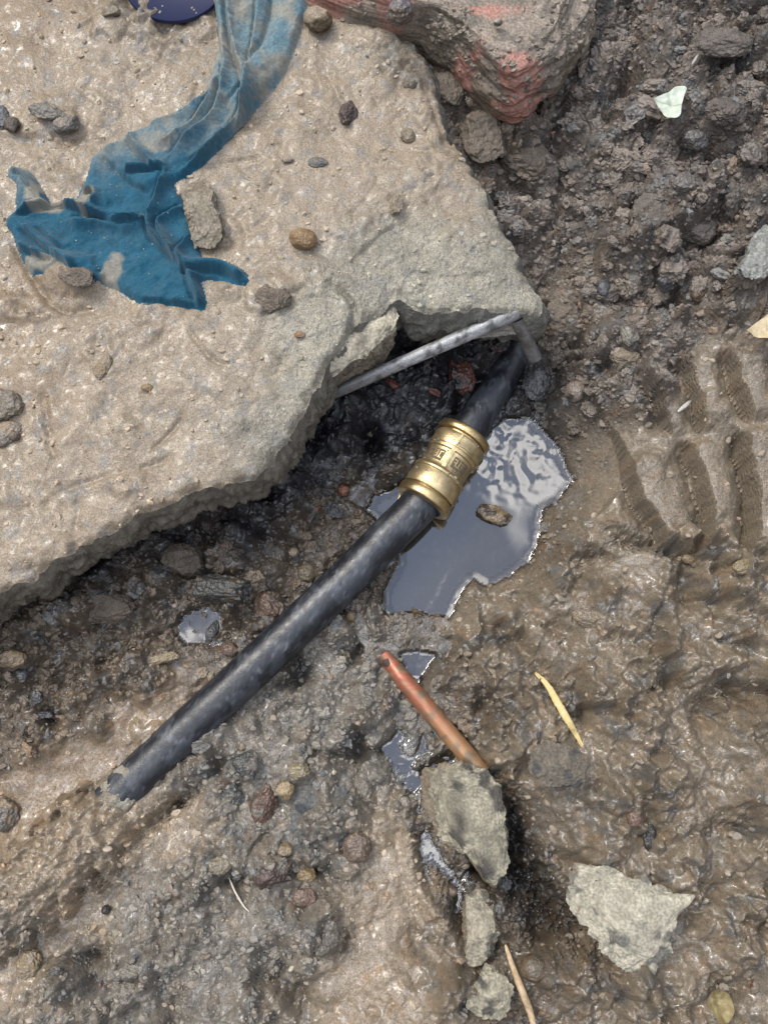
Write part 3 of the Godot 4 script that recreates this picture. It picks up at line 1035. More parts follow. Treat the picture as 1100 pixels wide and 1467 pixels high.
	for pool in pools:
		var area: PackedVector2Array = pool[0]
		var box := Rect2(area[0], Vector2.ZERO)
		for q in area:
			box = box.expand(q)
		box = box.grow(0.03)
		for j in range(maxi(0, int((box.position.y - az) / step)), mini(nz, int((box.end.y - az) / step))):
			for i in range(maxi(0, int((box.position.x - ax) / step)), mini(nx, int((box.end.x - ax) / step))):
				var p := Vector2(ax + i * step, az + j * step)
				var so := soft.get_noise_2d(p.x * 1000.0, p.y * 1000.0)
				var sd := poly_sd(p, area) + so * 0.0022
				var k := j * nx + i
				if sd > 0.0:
					var floor_: float = pool[2] - pool[1] * smooth01(0.0, 0.022, sd) - 0.0012 + so * 0.0008
					soil.h[k] = minf(soil.h[k], floor_)
				elif sd > -0.03 and pool[2] == 0.0:
					soil.h[k] = minf(soil.h[k], 0.003 - sd * 1.25 + so * 0.002)
					soil.h[k] = maxf(soil.h[k], pool[2] + 0.0012 + minf(-sd, 0.012) * 0.35)
	for k in nx * nz:
		if soil.h[k] < 0.007 and soil.h[k] > -0.02:
			soil.c[k] = soil.c[k] * lerpf(0.62, 1.0, smooth01(0.001, 0.007, soil.h[k]))
			state[k] = 2
	var ditch := crease_list("556,1076,580,1098,594,1128,600,1160,606,1190,622,1220,640,1245,652,1275,658,1310,664,1340:14:8 594,1128,606,1106,640,1086,650,1070:11:4.6 606,1190,608,1240,622,1275,648,1305:13:5.2 630,1240,650,1250:9:5 580,1098,600,1080,610,1050:7:3.0", 0.004)
	press(soil, [], ditch, soft)
	# the sheet with far ground round it
	var more := [0.006, 0.012, 0.02, 0.03, 0.04, 0.052, 0.066, 0.082, 0.1, 0.12, 0.15, 0.2, 0.27, 0.4, 0.8, 1.6, 3.2, 6.4, 13.0, 26.0, 52.0]
	var xs := PackedFloat32Array()
	var zs := PackedFloat32Array()
	var e2 := more.size()
	for k in e2:
		xs.append(ax - more[e2 - 1 - k])
		zs.append(az - more[e2 - 1 - k])
	for k in nx:
		xs.append(ax + k * step)
	for k in nz:
		zs.append(az + k * step)
	for k in e2:
		xs.append(ax + (nx - 1) * step + more[k])
		zs.append(az + (nz - 1) * step + more[k])
	var mx2 := xs.size()
	var mz2 := zs.size()
	var pos := PackedVector3Array()
	var col := PackedColorArray()
	pos.resize(mx2 * mz2)
	col.resize(mx2 * mz2)
	for j in mz2:
		var jj := clampi(j - e2, 0, nz - 1)
		for i in mx2:
			var ii := clampi(i - e2, 0, nx - 1)
			var k := jj * nx + ii
			var o := j * mx2 + i
			var y := soil.h[k]
			var away := maxf(absf(xs[i] - (ax + ii * step)), absf(zs[j] - (az + jj * step)))
			if away > 0.0:
				y = lerpf(y, 0.12 + low.get_noise_2d(xs[i] * 300.0, zs[j] * 300.0) * 0.03, smooth01(0.0, 0.12, away)) + swirl.get_noise_2d(xs[i] * 1000.0, zs[j] * 1000.0) * 0.02 * smooth01(0.0, 0.03, away)
				pos[o] = Vector3(xs[i], y, zs[j])
				var far_c := Color(0.24, 0.195, 0.145) * (1.0 + swirl.get_noise_2d(xs[i] * 700.0, zs[j] * 700.0) * 0.5)
				col[o] = (soil.c[k] if soil.c[k].r > 0.01 else far_c).lerp(far_c, smooth01(0.0, 0.05, away))
			else:
				pos[o] = Vector3(xs[i] + shift[k].x, y, zs[j] + shift[k].y)
				col[o] = soil.c[k]
	var bins := [PackedInt32Array(), PackedInt32Array(), PackedInt32Array()]
	for j in mz2 - 1:
		for i in mx2 - 1:
			var k := j * mx2 + i
			bins[state[clampi(j - e2, 0, nz - 1) * nx + clampi(i - e2, 0, nx - 1)] if i >= e2 and j >= e2 and i < e2 + nx - 1 and j < e2 + nz - 1 else 1].append_array(PackedInt32Array([k, k + 1, k + mx2, k + 1, k + mx2 + 1, k + mx2]))
	var o := put("ground", sheet_mesh(pos, grid_normals(pos, mx2, mz2), col, bins, wetness_looks()), null)
	o.set_meta("kind", "structure")
	o.set_meta("label", "dug wet soil and mud of the trench and its banks")

var crumb_share: Field
var cloth_edge: Field

func water_sheet(called: String, area: PackedVector2Array, level: float, looks: Array, ripple := Vector3.ZERO, ripple_h := 0.0) -> void:
	var box := Rect2(area[0], Vector2.ZERO)
	for q in area:
		box = box.expand(q)
	var s := 0.0016
	var nx := int(box.size.x / s) + 2
	var nz := int(box.size.y / s) + 2
	var pos := PackedVector3Array()
	var ok := PackedByteArray()
	pos.resize(nx * nz)
	ok.resize(nx * nz)
	var depth := PackedFloat32Array()
	depth.resize(nx * nz)
	var wave := noise(FastNoiseLite.TYPE_SIMPLEX_SMOOTH, 17.0, 81, 2, 10.0)
	var calm := noise(FastNoiseLite.TYPE_SIMPLEX_SMOOTH, 60.0, 82, 2)
	for j in nz:
		for i in nx:
			var x := box.position.x + i * s
			var z := box.position.y + j * s
			var deep := level - soil.height(x, z)
			if slab_edge.read(x, z) > 0.0 and level > 0.08:
				deep = level - slab.height(x, z)
			depth[j * nx + i] = deep
			var y := level + 0.0012 * exp(-maxf(deep, -0.0006) / 0.0014) + calm.get_noise_2d(x * 1000.0, z * 1000.0) * 0.00012
			if ripple_h > 0.0:
				var near := smooth01(0.062, 0.02, Vector2(x - ripple.x, z - ripple.z).length())
				y += wave.get_noise_2d(x * 1000.0, z * 1000.0) * ripple_h * near
			pos[j * nx + i] = Vector3(x, y, z)
			ok[j * nx + i] = 1 if deep > -0.0025 and poly_sd(Vector2(x, z), area) > 0.0 else 0
	var bins := [PackedInt32Array(), PackedInt32Array(), PackedInt32Array()]
	for j in nz - 1:
		for i in nx - 1:
			var k := j * nx + i
			if ok[k] + ok[k + 1] + ok[k + nx] + ok[k + nx + 1] >= 3:
				var d := (depth[k] + depth[k + 1] + depth[k + nx] + depth[k + nx + 1]) * 0.25
				bins[0 if d < 0.0012 else (1 if d < 0.0040 else 2)].append_array(PackedInt32Array([k, k + 1, k + nx, k + 1, k + nx + 1, k + nx]))
	var nrm := grid_normals(pos, nx, nz)
	var mesh := ArrayMesh.new()
	for k in 3:
		if bins[k].is_empty():
			continue
		var a := []
		a.resize(Mesh.ARRAY_MAX)
		a[Mesh.ARRAY_VERTEX] = pos
		a[Mesh.ARRAY_NORMAL] = nrm
		a[Mesh.ARRAY_INDEX] = bins[k]
		mesh.add_surface_from_arrays(Mesh.PRIMITIVE_TRIANGLES, a)
		mesh.surface_set_material(mesh.get_surface_count() - 1, looks[k])
	var o := put(called, mesh, null)
	o.set_meta("kind", "structure")

func build_water() -> void:
	var m := []
	for k in 3:
		var w := StandardMaterial3D.new()
		w.transparency = BaseMaterial3D.TRANSPARENCY_ALPHA
		w.albedo_color = Color(0.215, 0.19, 0.145, [0.22, 0.46, 0.72][k])
		w.roughness = 0.02
		w.metallic_specular = 0.75
		w.clearcoat_enabled = true
		w.clearcoat = 1.0
		w.clearcoat_roughness = 0.02
		m.append(w)
	var r := at(735, 640, 0.0)
	water_sheet("puddle_water", line("690,600 720,580 790,590 850,640 850,720 800,740 790,800 770,830 700,860 680,860 660,910 600,940 540,920 520,840 540,780 500,750 500,700 560,670 640,650", 0.0), 0.0, m, r, 0.00042)
	water_sheet("puddle_water", line("560,925 640,925 640,960 610,1010 580,1000", 0.0), 0.0, m)
	water_sheet("puddle_water", line("235,860 335,855 340,930 240,940", 0.0135), 0.0135, m)
	water_sheet("puddle_water", line("530,1040 660,1040 660,1110 620,1140 640,1200 690,1280 700,1350 640,1350 590,1260 580,1140", 0.0), 0.0016, m)

func chip_mesh(s: int, level: int, flat: bool, bumpy: float) -> ArrayMesh:   # a bit of soil or grit about 1 mm in half-length
	var r := RandomNumberGenerator.new()
	r.seed = s
	var base := icosphere(level)
	var dirs: PackedVector3Array = base[0]
	var v := PackedVector3Array()
	var off := Vector3(r.randf(), r.randf(), r.randf()) * 500.0
	var squash := Vector3(r.randf_range(0.8, 1.3), r.randf_range(0.55, 0.9), r.randf_range(0.7, 1.0))
	var planes := []
	for k in 7:
		planes.append([Vector3(r.randfn(), r.randfn(), r.randfn()).normalized(), r.randf_range(0.45, 0.9)])
	for d in dirs:
		var p := d
		for q in planes:
			p -= q[0] * maxf(0.0, p.dot(q[0]) - q[1])
		p += d * (rock_noise.get_noise_3dv(d * 70.0 + off) * 0.30 + rock_noise.get_noise_3dv(d * 200.0 + off) * 0.10 * bumpy + rock_noise.get_noise_3dv(d * 520.0 + off) * 0.05 * bumpy)
		v.append(p * squash * 0.001)
	var idx: PackedInt32Array = base[1]
	if not flat:
		return pack(v, normals(v, idx), idx)
	var fv := PackedVector3Array()
	var fn := PackedVector3Array()
	var fi := PackedInt32Array()
	for k in range(0, idx.size(), 3):
		var n := (v[idx[k + 2]] - v[idx[k]]).cross(v[idx[k + 1]] - v[idx[k]]).normalized()
		for e in 3:
			fi.append(fv.size())
			fv.append(v[idx[k + e]])
			fn.append(n)
	return pack(fv, fn, fi)

func build_crumbs() -> void:                                # loose crumbs and grit, too many to count
	rng.seed = 99
	var shapes := []
	for k in 6:
		shapes.append(chip_mesh(200 + k, 1, true, 0.0))
	for k in 4:
		shapes.append(chip_mesh(300 + k, 4, false, 1.6))
	var spots := []
	for k in 10:
		spots.append([[], []])
	var heap := noise(FastNoiseLite.TYPE_SIMPLEX_SMOOTH, 30.0, 111, 3)
	for k in 300000:
		var x := soil.x0 + rng.randf() * soil.nx * soil.step
		var z := soil.z0 + rng.randf() * soil.nz * soil.step
		var dense := crumb_share.read(x, z)
		if slab_edge.read(x, z) > 0.03 or rng.randf() > dense * (0.62 if soil.color(x, z).r < 0.22 else 0.22) * (1.0 + heap.get_noise_2d(x * 1000.0, z * 1000.0) * 1.2):
			continue
		var y := soil.height(x, z)
		if y < 0.0005 and x > -0.06:
			continue
		var s := 0.45 + pow(rng.randf(), 5.0) * 3.0
		var c := soil.color(x, z)
		var v := rng.randf_range(0.72, 1.08)
		c = Color(c.r * v, c.g * v, c.b * v)
		if rng.randf() < 0.012 and dense > 0.5:
			c = [Color(0.32, 0.29, 0.24), Color(0.11, 0.12, 0.13), Color(0.26, 0.18, 0.12), Color(0.38, 0.33, 0.25), Color(0.17, 0.10, 0.075)][rng.randi() % 5] * minf(1.0, c.r * 6.0)
		add_crumb(spots, rng.randi() % 6, x, y - s * 0.00015, z, s, c)
	for k in 34000:                                         # bigger soft clods on the crumbly banks
		var x := soil.x0 + rng.randf() * soil.nx * soil.step
		var z := soil.z0 + rng.randf() * soil.nz * soil.step
		var dense := crumb_share.read(x, z)
		var c := soil.color(x, z)
		if slab_edge.read(x, z) > 0.02 or dense < 0.55 or c.r > 0.21 or rng.randf() > 0.35 + heap.get_noise_2d(x * 1000.0 + 300.0, z * 1000.0) * 1.2:
			continue
		var y := soil.height(x, z)
		if y < 0.004:
			continue
		var s := 1.2 + pow(rng.randf(), 3.5) * 6.0
		var v := rng.randf_range(0.85, 1.2)
		add_crumb(spots, 6 + rng.randi() % 4, x, y - s * 0.0001, z, s, Color(c.r * v, c.g * v, c.b * v))
	for k in 6000:
		var x := soil.x0 + rng.randf() * soil.nx * soil.step
		var z := soil.z0 + rng.randf() * soil.nz * soil.step
		var c := soil.color(x, z)
		if slab_edge.read(x, z) > 0.0 or crumb_share.read(x, z) < 0.6 or c.r > 0.17 or soil.height(x, z) < 0.03 or rng.randf() > 0.5 + heap.get_noise_2d(x * 1000.0 + 300.0, z * 1000.0) * 1.2:
			continue
		var s := 4.0 + pow(rng.randf(), 1.8) * 9.0
		var v := rng.randf_range(0.85, 1.25)
		add_crumb(spots, 6 + rng.randi() % 4, x, soil.height(x, z) - s * 0.00025, z, s, Color(c.r * v, c.g * v, c.b * v))
	for k in 30000:
		var x := slab.x0 + rng.randf() * slab.nx * slab.step
		var z := slab.z0 + rng.randf() * slab.nz * slab.step
		if slab_edge.read(x, z) < 0.001 or rng.randf() > 0.42 + heap.get_noise_2d(x * 1000.0, z * 1000.0) * 1.4:
			continue
		if cloth_edge != null and cloth_edge.read(x, z) > -0.001:
			continue
		var y := slab.height(x, z)
		var s := 0.35 + pow(rng.randf(), 8.0) * 2.4
		var c := slab.color(x, z)
		var v := rng.randf_range(0.8, 1.15)
		c = Color(c.r * v, c.g * v, c.b * v)
		if rng.randf() < 0.03:
			c = [Color(0.42, 0.40, 0.35), Color(0.17, 0.17, 0.17), Color(0.30, 0.22, 0.15)][rng.randi() % 3]
		add_crumb(spots, rng.randi() % 6, x, y + s * 0.00005, z, s, c)
	var m := std(0.55)
	for k in 10:
		var mm := MultiMesh.new()
		mm.transform_format = MultiMesh.TRANSFORM_3D
		mm.use_colors = true
		mm.mesh = shapes[k]
		mm.instance_count = spots[k][0].size()
		for i in spots[k][0].size():
			mm.set_instance_transform(i, spots[k][0][i])
			mm.set_instance_color(i, spots[k][1][i])
		var o := MultiMeshInstance3D.new()
		o.name = numbered("soil_crumbs")
		o.multimesh = mm
		o.material_override = m
		o.set_meta("kind", "stuff")
		o.set_meta("label", "loose soil crumbs and grit strewn over the mud")
		o.set_meta("category", "soil")
		add_child(o)

func add_crumb(spots: Array, k: int, x: float, y: float, z: float, s: float, c: Color) -> void:
	var b := Basis(Vector3(rng.randfn(), rng.randfn(), rng.randfn()).normalized(), rng.randf() * TAU).scaled(Vector3.ONE * s)
	spots[k][0].append(Transform3D(b, Vector3(x, y, z)))
	spots[k][1].append(c)

# ---------------------------------------------------------------- pipes
func build_pipes() -> void:
	var scuff := noise(FastNoiseLite.TYPE_SIMPLEX_SMOOTH, 22.0, 91, 4, 14.0)
	var streak := noise(FastNoiseLite.TYPE_SIMPLEX, 4.0, 92, 3)
	var cake := noise(FastNoiseLite.TYPE_SIMPLEX_SMOOTH, 26.0, 93, 5, 10.0)
	var r := 0.0158
	var pts := PackedVector3Array([at(60, 1240, 0.008), at(150, 1157, 0.0185), at(250, 1062, 0.0215), at(330, 988, 0.0235), at(412, 910, 0.024), at(500, 826, 0.024), at(560, 764, 0.0235), at(606, 716, 0.0230), at(666, 624, 0.0195), at(700, 572, 0.0165), at(738, 512, 0.0115), at(776, 430, 0.006), at(800, 370, 0.0)])
	var path := spline(pts, 260)
	var radii := PackedFloat32Array()
	for k in path.size():
		radii.append(lerpf(r, 0.0128, smooth01(0.70, 0.78, float(k) / path.size())))
	var skin := func(run: float, a: float, p: Vector3) -> Color:
		var q := p * 1000.0
		var n := scuff.get_noise_3dv(q * 0.8)
		var up := smooth01(-0.3, 0.9, cos(a))
		var w := smooth01(0.12, 0.4, n) * 0.08 * up
		w += smooth01(0.15, 0.65, streak.get_noise_3d(run * 130.0, a * 60.0 + run * 220.0, 40.0)) * 0.30 * up * smooth01(-0.3, 0.3, n)
		var film := cake.get_noise_3dv(q * 0.75 + Vector3(0, 300, 0))
		w += exp(-pow((film - 0.16) / 0.014, 2.0)) * 0.42 * up + smooth01(0.16, 0.18, film) * 0.14
		w += smooth01(0.30, 0.7, streak.get_noise_3d(run * 900.0, a * 14.0, 90.0)) * 0.14 * up
		w += smooth01(0.25, 0.6, streak.get_noise_3dv(q * 0.9)) * 0.10
		return Color(0.010, 0.0115, 0.015).lerp(Color(0.25, 0.27, 0.30), clampf(w * 0.62, 0.0, 1.0))
	var m := std(0.30, 0.55)
	m.uv1_triplanar = true
	m.uv1_scale = Vector3.ONE * 14.0
	m.roughness = 0.60
	m.roughness_texture = noise_tex(noise(FastNoiseLite.TYPE_SIMPLEX_SMOOTH, 60.0, 94, 4), 512, 0.42, 1.0)
	m.heightmap_enabled = true
	m.heightmap_texture = bump_fine
	m.heightmap_scale = 0.014
	var root := thing("black_pipe", "long black plastic water pipe lying diagonally in the hole, scuffed and muddy", "pipe")
	put("pipe_wall", tube_mesh(path, radii, 56, skin), m, root)
	# mud that dried on it, thickest at the buried end
	var mud_tint := func(run: float, a: float, p: Vector3) -> Color:
		var v := 1.0 + streak.get_noise_3dv(p * 1500.0) * 0.35
		var c := Color(0.44, 0.40, 0.315).lerp(Color(0.25, 0.20, 0.14), smooth01(-0.2, 0.3, cake.get_noise_3dv(p * 1500.0)))
		return Color(c.r * v, c.g * v, c.b * v)
	var mud := func(run: float, a: float, t: float) -> float:
		var q := Vector3(run * 1000.0, cos(a) * 16.0, sin(a) * 16.0)
		var n := cake.get_noise_3dv(q)
		var where := smooth01(0.30, 0.05, t) * 0.55 + smooth01(0.16, 0.06, t) * 0.5
		var low := smooth01(0.35, -0.5, cos(a)) * 0.30
		var th := n * 1.5 * smooth01(0.5, 0.2, t) + where - 0.34 - 0.25 * smooth01(0.22, 0.5, t) + low * smooth01(0.62, 0.40, t)
		th += smooth01(0.4, 0.9, -sin(a)) * 0.12 * smooth01(0.35, 0.2, t) + smooth01(0.11, 0.06, t) * 0.5
		return clampf(th * 0.0045, -0.0015, 0.0024) + streak.get_noise_3dv(q * 1.3) * 0.00035 - 0.0002
	var part := PackedVector3Array()
	var pr := PackedFloat32Array()
	for k in 150:
		part.append(path[k])
		pr.append(r)
	put("mud_crust", tube_mesh(part, pr, 120, mud_tint, mud, false), grit_material(0.5), root)
	# brass coupling round the joint
	var a := at(604, 722, 0.0232)
	var b := at(666, 624, 0.0195)
	var axis := (b - a).normalized()
	var long := a.distance_to(b) + 0.001
	var brass := StandardMaterial3D.new()
	brass.albedo_color = Color(0.88, 0.79, 0.61)
	brass.metallic = 0.92
	brass.roughness = 0.52
	brass.uv1_triplanar = true
	brass.uv1_scale = Vector3.ONE * 16.0
	brass.roughness_texture = noise_tex(noise(FastNoiseLite.TYPE_SIMPLEX_SMOOTH, 50.0, 95, 4), 256, 0.65, 1.0)
	brass.albedo_texture = noise_tex(noise(FastNoiseLite.TYPE_SIMPLEX_SMOOTH, 40.0, 96, 5), 256, 0.66, 1.0)
	brass.heightmap_enabled = true
	brass.heightmap_texture = bump_fine
	brass.heightmap_scale = 0.016
	var shiny: StandardMaterial3D = brass.duplicate()
	shiny.roughness = 0.40
	shiny.albedo_color = Color(0.88, 0.77, 0.56)
	var dirt := grit_material(0.8)
	dirt.vertex_color_use_as_albedo = false
	dirt.albedo_color = Color(0.46, 0.41, 0.32)
	var fit := thing("brass_coupling", "gold brass coupling joining two lengths of black pipe beside the puddle", "coupling", a)
	var up := (Vector3.UP - axis * Vector3.UP.dot(axis)).normalized()
	fit.transform = Transform3D(Basis(axis.cross(up) * -1.0, up, -axis).orthonormalized(), a)   # -z runs along the pipe, y up
	var s := long / 0.066
	put("coupling_body", lathe("9.4,19.6 9.5,22.0 10.2,22.5 19,22.4 23.6,21.4 23.9,22.3 24.4,22.6 26,22.6 26.6,22.2 26.8,21.0 28.2,20.2 30,19.8 41,19.8 42.6,20.2 43.0,21.6 43.5,21.9 45.2,21.9 45.7,21.0 46.2,21.0 46.6,21.8 50,22.2 57,22.2 57.6,21.8 57.8,19.6", s), brass, fit)
	for ring in ["0,17 0,21.9 0.6,22.9 1.6,23.4 6.6,23.4 7.3,23.0 7.5,19.6 9.4,19.4", "57.8,19.4 59.4,19.6 59.5,22.4 60.1,23.0 64.9,23.0 65.6,22.4 66,21.4 66,12.2"]:
		put("end_ring", lathe(ring, s), shiny, fit)
	put("rubber_seal", lathe("-0.6,15.5 -0.6,17.2 0.3,17.4 0.3,15.5", s), plain(Color(0.03, 0.03, 0.03), 0.6), fit)
	# raised bar, frames and worn raised lettering on the waist
	for q in [[0.0, 35.6, 3.0, 15.5, 20.9], [0.0, 52.0, 1.0, 9.5, 22.9]]:
		put("raised_bar", bent_plate(q[0], q[1], q[2], q[3], q[4], 1.0, s), brass, fit)
	for side in [-1.0, 1.0]:
		put("waist_panel", bent_plate(side * 34.0, 35.5, 16.5, 11.0, 19.85, 0.35, s), brass, fit)
		put("panel_dirt", bent_plate(side * 34.0, 35.5, 15.0, 9.6, 19.93, 0.3, s), dirt, fit)
	put("name_plate", bent_plate(-22.0, 52.0, 12.5, 8.0, 22.5, 0.35, s), brass, fit)
	for e in 2:
		var marks := ["-46,38.2,2.2,1 -46,33.4,2.2,1 -42.5,36,1,5.4 -36,38.2,3,1 -36,33.2,3,1 -38,36,1,5.4 -30,36,1,6 -27.5,33.4,3,1 -22,36,1,6 -19,38,3,1 -19,35.6,2.4,1", "20,38.2,3,1 20,33.2,3,1 22,36,1,5.4 28,36,1,6 31,38,2.6,1 31,35.6,2.4,1 31,33.2,2.6,1 38,36,1,6 42,36,1,6 40,36,3,1 48,38,2.4,1 48,33.4,2.4,1"]
		for item in marks[e].split(" "):
			var v: PackedStringArray = item.split(",")
			put("raised_mark", bent_plate(float(v[0]), float(v[1]), float(v[2]), float(v[3]), 20.05, 0.6, s), brass, fit)
	for o in fit.get_children():
		if String(o.name).begins_with("coupling_body"):
			sprinkle(o, "mud_specks", 110, 0.25, 1.5, [Color(0.26, 0.21, 0.15), Color(0.17, 0.14, 0.105)], 73)
	# copper stub
	var c0 := at(548, 938, 0.010)
	var c1 := at(690, 1108, 0.014)
	var cp := spline(PackedVector3Array([c0, c0.lerp(c1, 0.5) + Vector3(0, 0.001, 0), c1]), 60)
	var cr := PackedFloat32Array()
	for k in cp.size():
		cr.append(0.0074 - 0.0012 * smooth01(0.24, 0.0, float(k) / cp.size()))
	var patina := noise(FastNoiseLite.TYPE_SIMPLEX_SMOOTH, 9.0, 97, 4, 5.0)
	var tint := func(run: float, ang: float, p: Vector3) -> Color:
		var n := patina.get_noise_3dv(p * 1000.0)
		var t := smooth01(0.02, 0.10, run)
		var c := Color(0.30, 0.095, 0.055).lerp(Color(0.38, 0.205, 0.10), t)
		c = c.lerp(Color(0.33, 0.22, 0.12), smooth01(0.0, 0.4, n) * 0.7)
		return c.lerp(Color(0.42, 0.18, 0.11), smooth01(-0.1, -0.4, n) * 0.4 * (1.0 - t)).lerp(Color(0.16, 0.13, 0.085), smooth01(0.15, 0.45, patina.get_noise_3dv(p * 600.0 + Vector3(90, 0, 0)) + 0.1) * 0.8)
	var cm := std(0.34)
	cm.metallic = 0.4
	var copper := thing("copper_pipe", "short orange copper pipe stub poking out of the mud beside the grey stone", "pipe")
	var dent := func(_run: float, ang: float, t: float) -> float: return -0.0018 * smooth01(0.22, 0.05, t) * maxf(0.0, cos(ang - 0.5)) - 0.0005 * maxf(0.0, patina.get_noise_2d(t * 70.0, ang * 3.0))
	var outer := tube_mesh(cp, cr, 40, tint, dent, false)
	put("tube", outer, cm, copper)
	var bore := PackedVector3Array()
	var br := PackedFloat32Array()
	var ahead := (cp[0] - cp[1]).normalized()
	for k in 14:
		bore.append(cp[0] + ahead * 0.0004 - ahead * 0.002 * k)
		br.append(cr[0] - 0.0011)
	put("bore", tube_mesh(bore, br, 32, func(_r: float, _a: float, _p: Vector3) -> Color: return Color(0.05, 0.03, 0.02), dent, false), std(0.7), copper)

func plain(c: Color, rough: float) -> StandardMaterial3D:
	var m := StandardMaterial3D.new()
	m.albedo_color = c.linear_to_srgb()
	m.roughness = rough
	return m

func lathe(profile: String, s: float) -> ArrayMesh:         # "mm along,radius mm ..." turned round -z, with soft corners
	var pts := PackedVector2Array()
	for item in profile.split(" "):
		var q := item.split(",")
		pts.append(Vector2(float(q[0]) * s, float(q[1])) * 0.001)
	var v := PackedVector3Array()
	var n := PackedVector3Array()
	var idx := PackedInt32Array()
	var around := 96
	for e in pts.size() - 1:
		var p := pts[e]
		var q := pts[e + 1]
		var t := (q - p).normalized()
		var nn := Vector2(-t.y, t.x)
		var b := v.size()
		for k in around + 1:
			var a := TAU * k / around
			var d := Vector3(sin(a), cos(a), 0)
			v.append(d * p.y + Vector3(0, 0, -p.x))
			v.append(d * q.y + Vector3(0, 0, -q.x))
			var na := nn
			var nb := nn
			if e > 0:
				var t0 := (p - pts[e - 1]).normalized()
				if t0.dot(t) > 0.6:
					na = (nn + Vector2(-t0.y, t0.x)).normalized()
			if e < pts.size() - 2:
				var t1 := (pts[e + 2] - q).normalized()
				if t1.dot(t) > 0.6:
					nb = (nn + Vector2(-t1.y, t1.x)).normalized()
			n.append((d * na.y + Vector3(0, 0, -na.x)).normalized())
			n.append((d * nb.y + Vector3(0, 0, -nb.x)).normalized())
		for k in around:
			var o := b + k * 2
			idx.append_array(PackedInt32Array([o, o + 1, o + 2, o + 2, o + 1, o + 3]))
	return pack(v, n, idx)

func bent_plate(deg: float, along: float, wide_deg_mm: float, high: float, radius: float, thick: float, s: float) -> ArrayMesh:  # a small raised plate lying on the round body
	var v := PackedVector3Array()
	var idx := PackedInt32Array()
	var half := wide_deg_mm / radius * 0.5
	var a0 := deg_to_rad(deg)
	var n := 10
	for k in n + 1:
		var a := a0 + lerpf(-half, half, float(k) / n)
		var d := Vector3(sin(a), cos(a), 0)
		var inset := 0.25
		for q in [[radius - 0.6, -0.5], [radius + thick, -0.5], [radius + thick, 0.5], [radius - 0.6, 0.5]]:
			v.append((d * q[0] + Vector3(0, 0, -(along + q[1] * (high - (inset if q[0] > radius else 0.0))) * s)) * 0.001)
	for k in n:
		for e in 3:
			var p := k * 4 + e
			idx.append_array(PackedInt32Array([p, p + 4, p + 1, p + 1, p + 4, p + 5]))
	for k in [0, n]:
		var p: int = k * 4
		idx.append_array(PackedInt32Array([p, p + 1, p + 2, p, p + 2, p + 3]))
	var st := SurfaceTool.new()
	st.begin(Mesh.PRIMITIVE_TRIANGLES)
	st.set_smooth_group(-1)
	for k in idx:
		st.add_vertex(v[k])
	st.generate_normals()
	return st.commit()

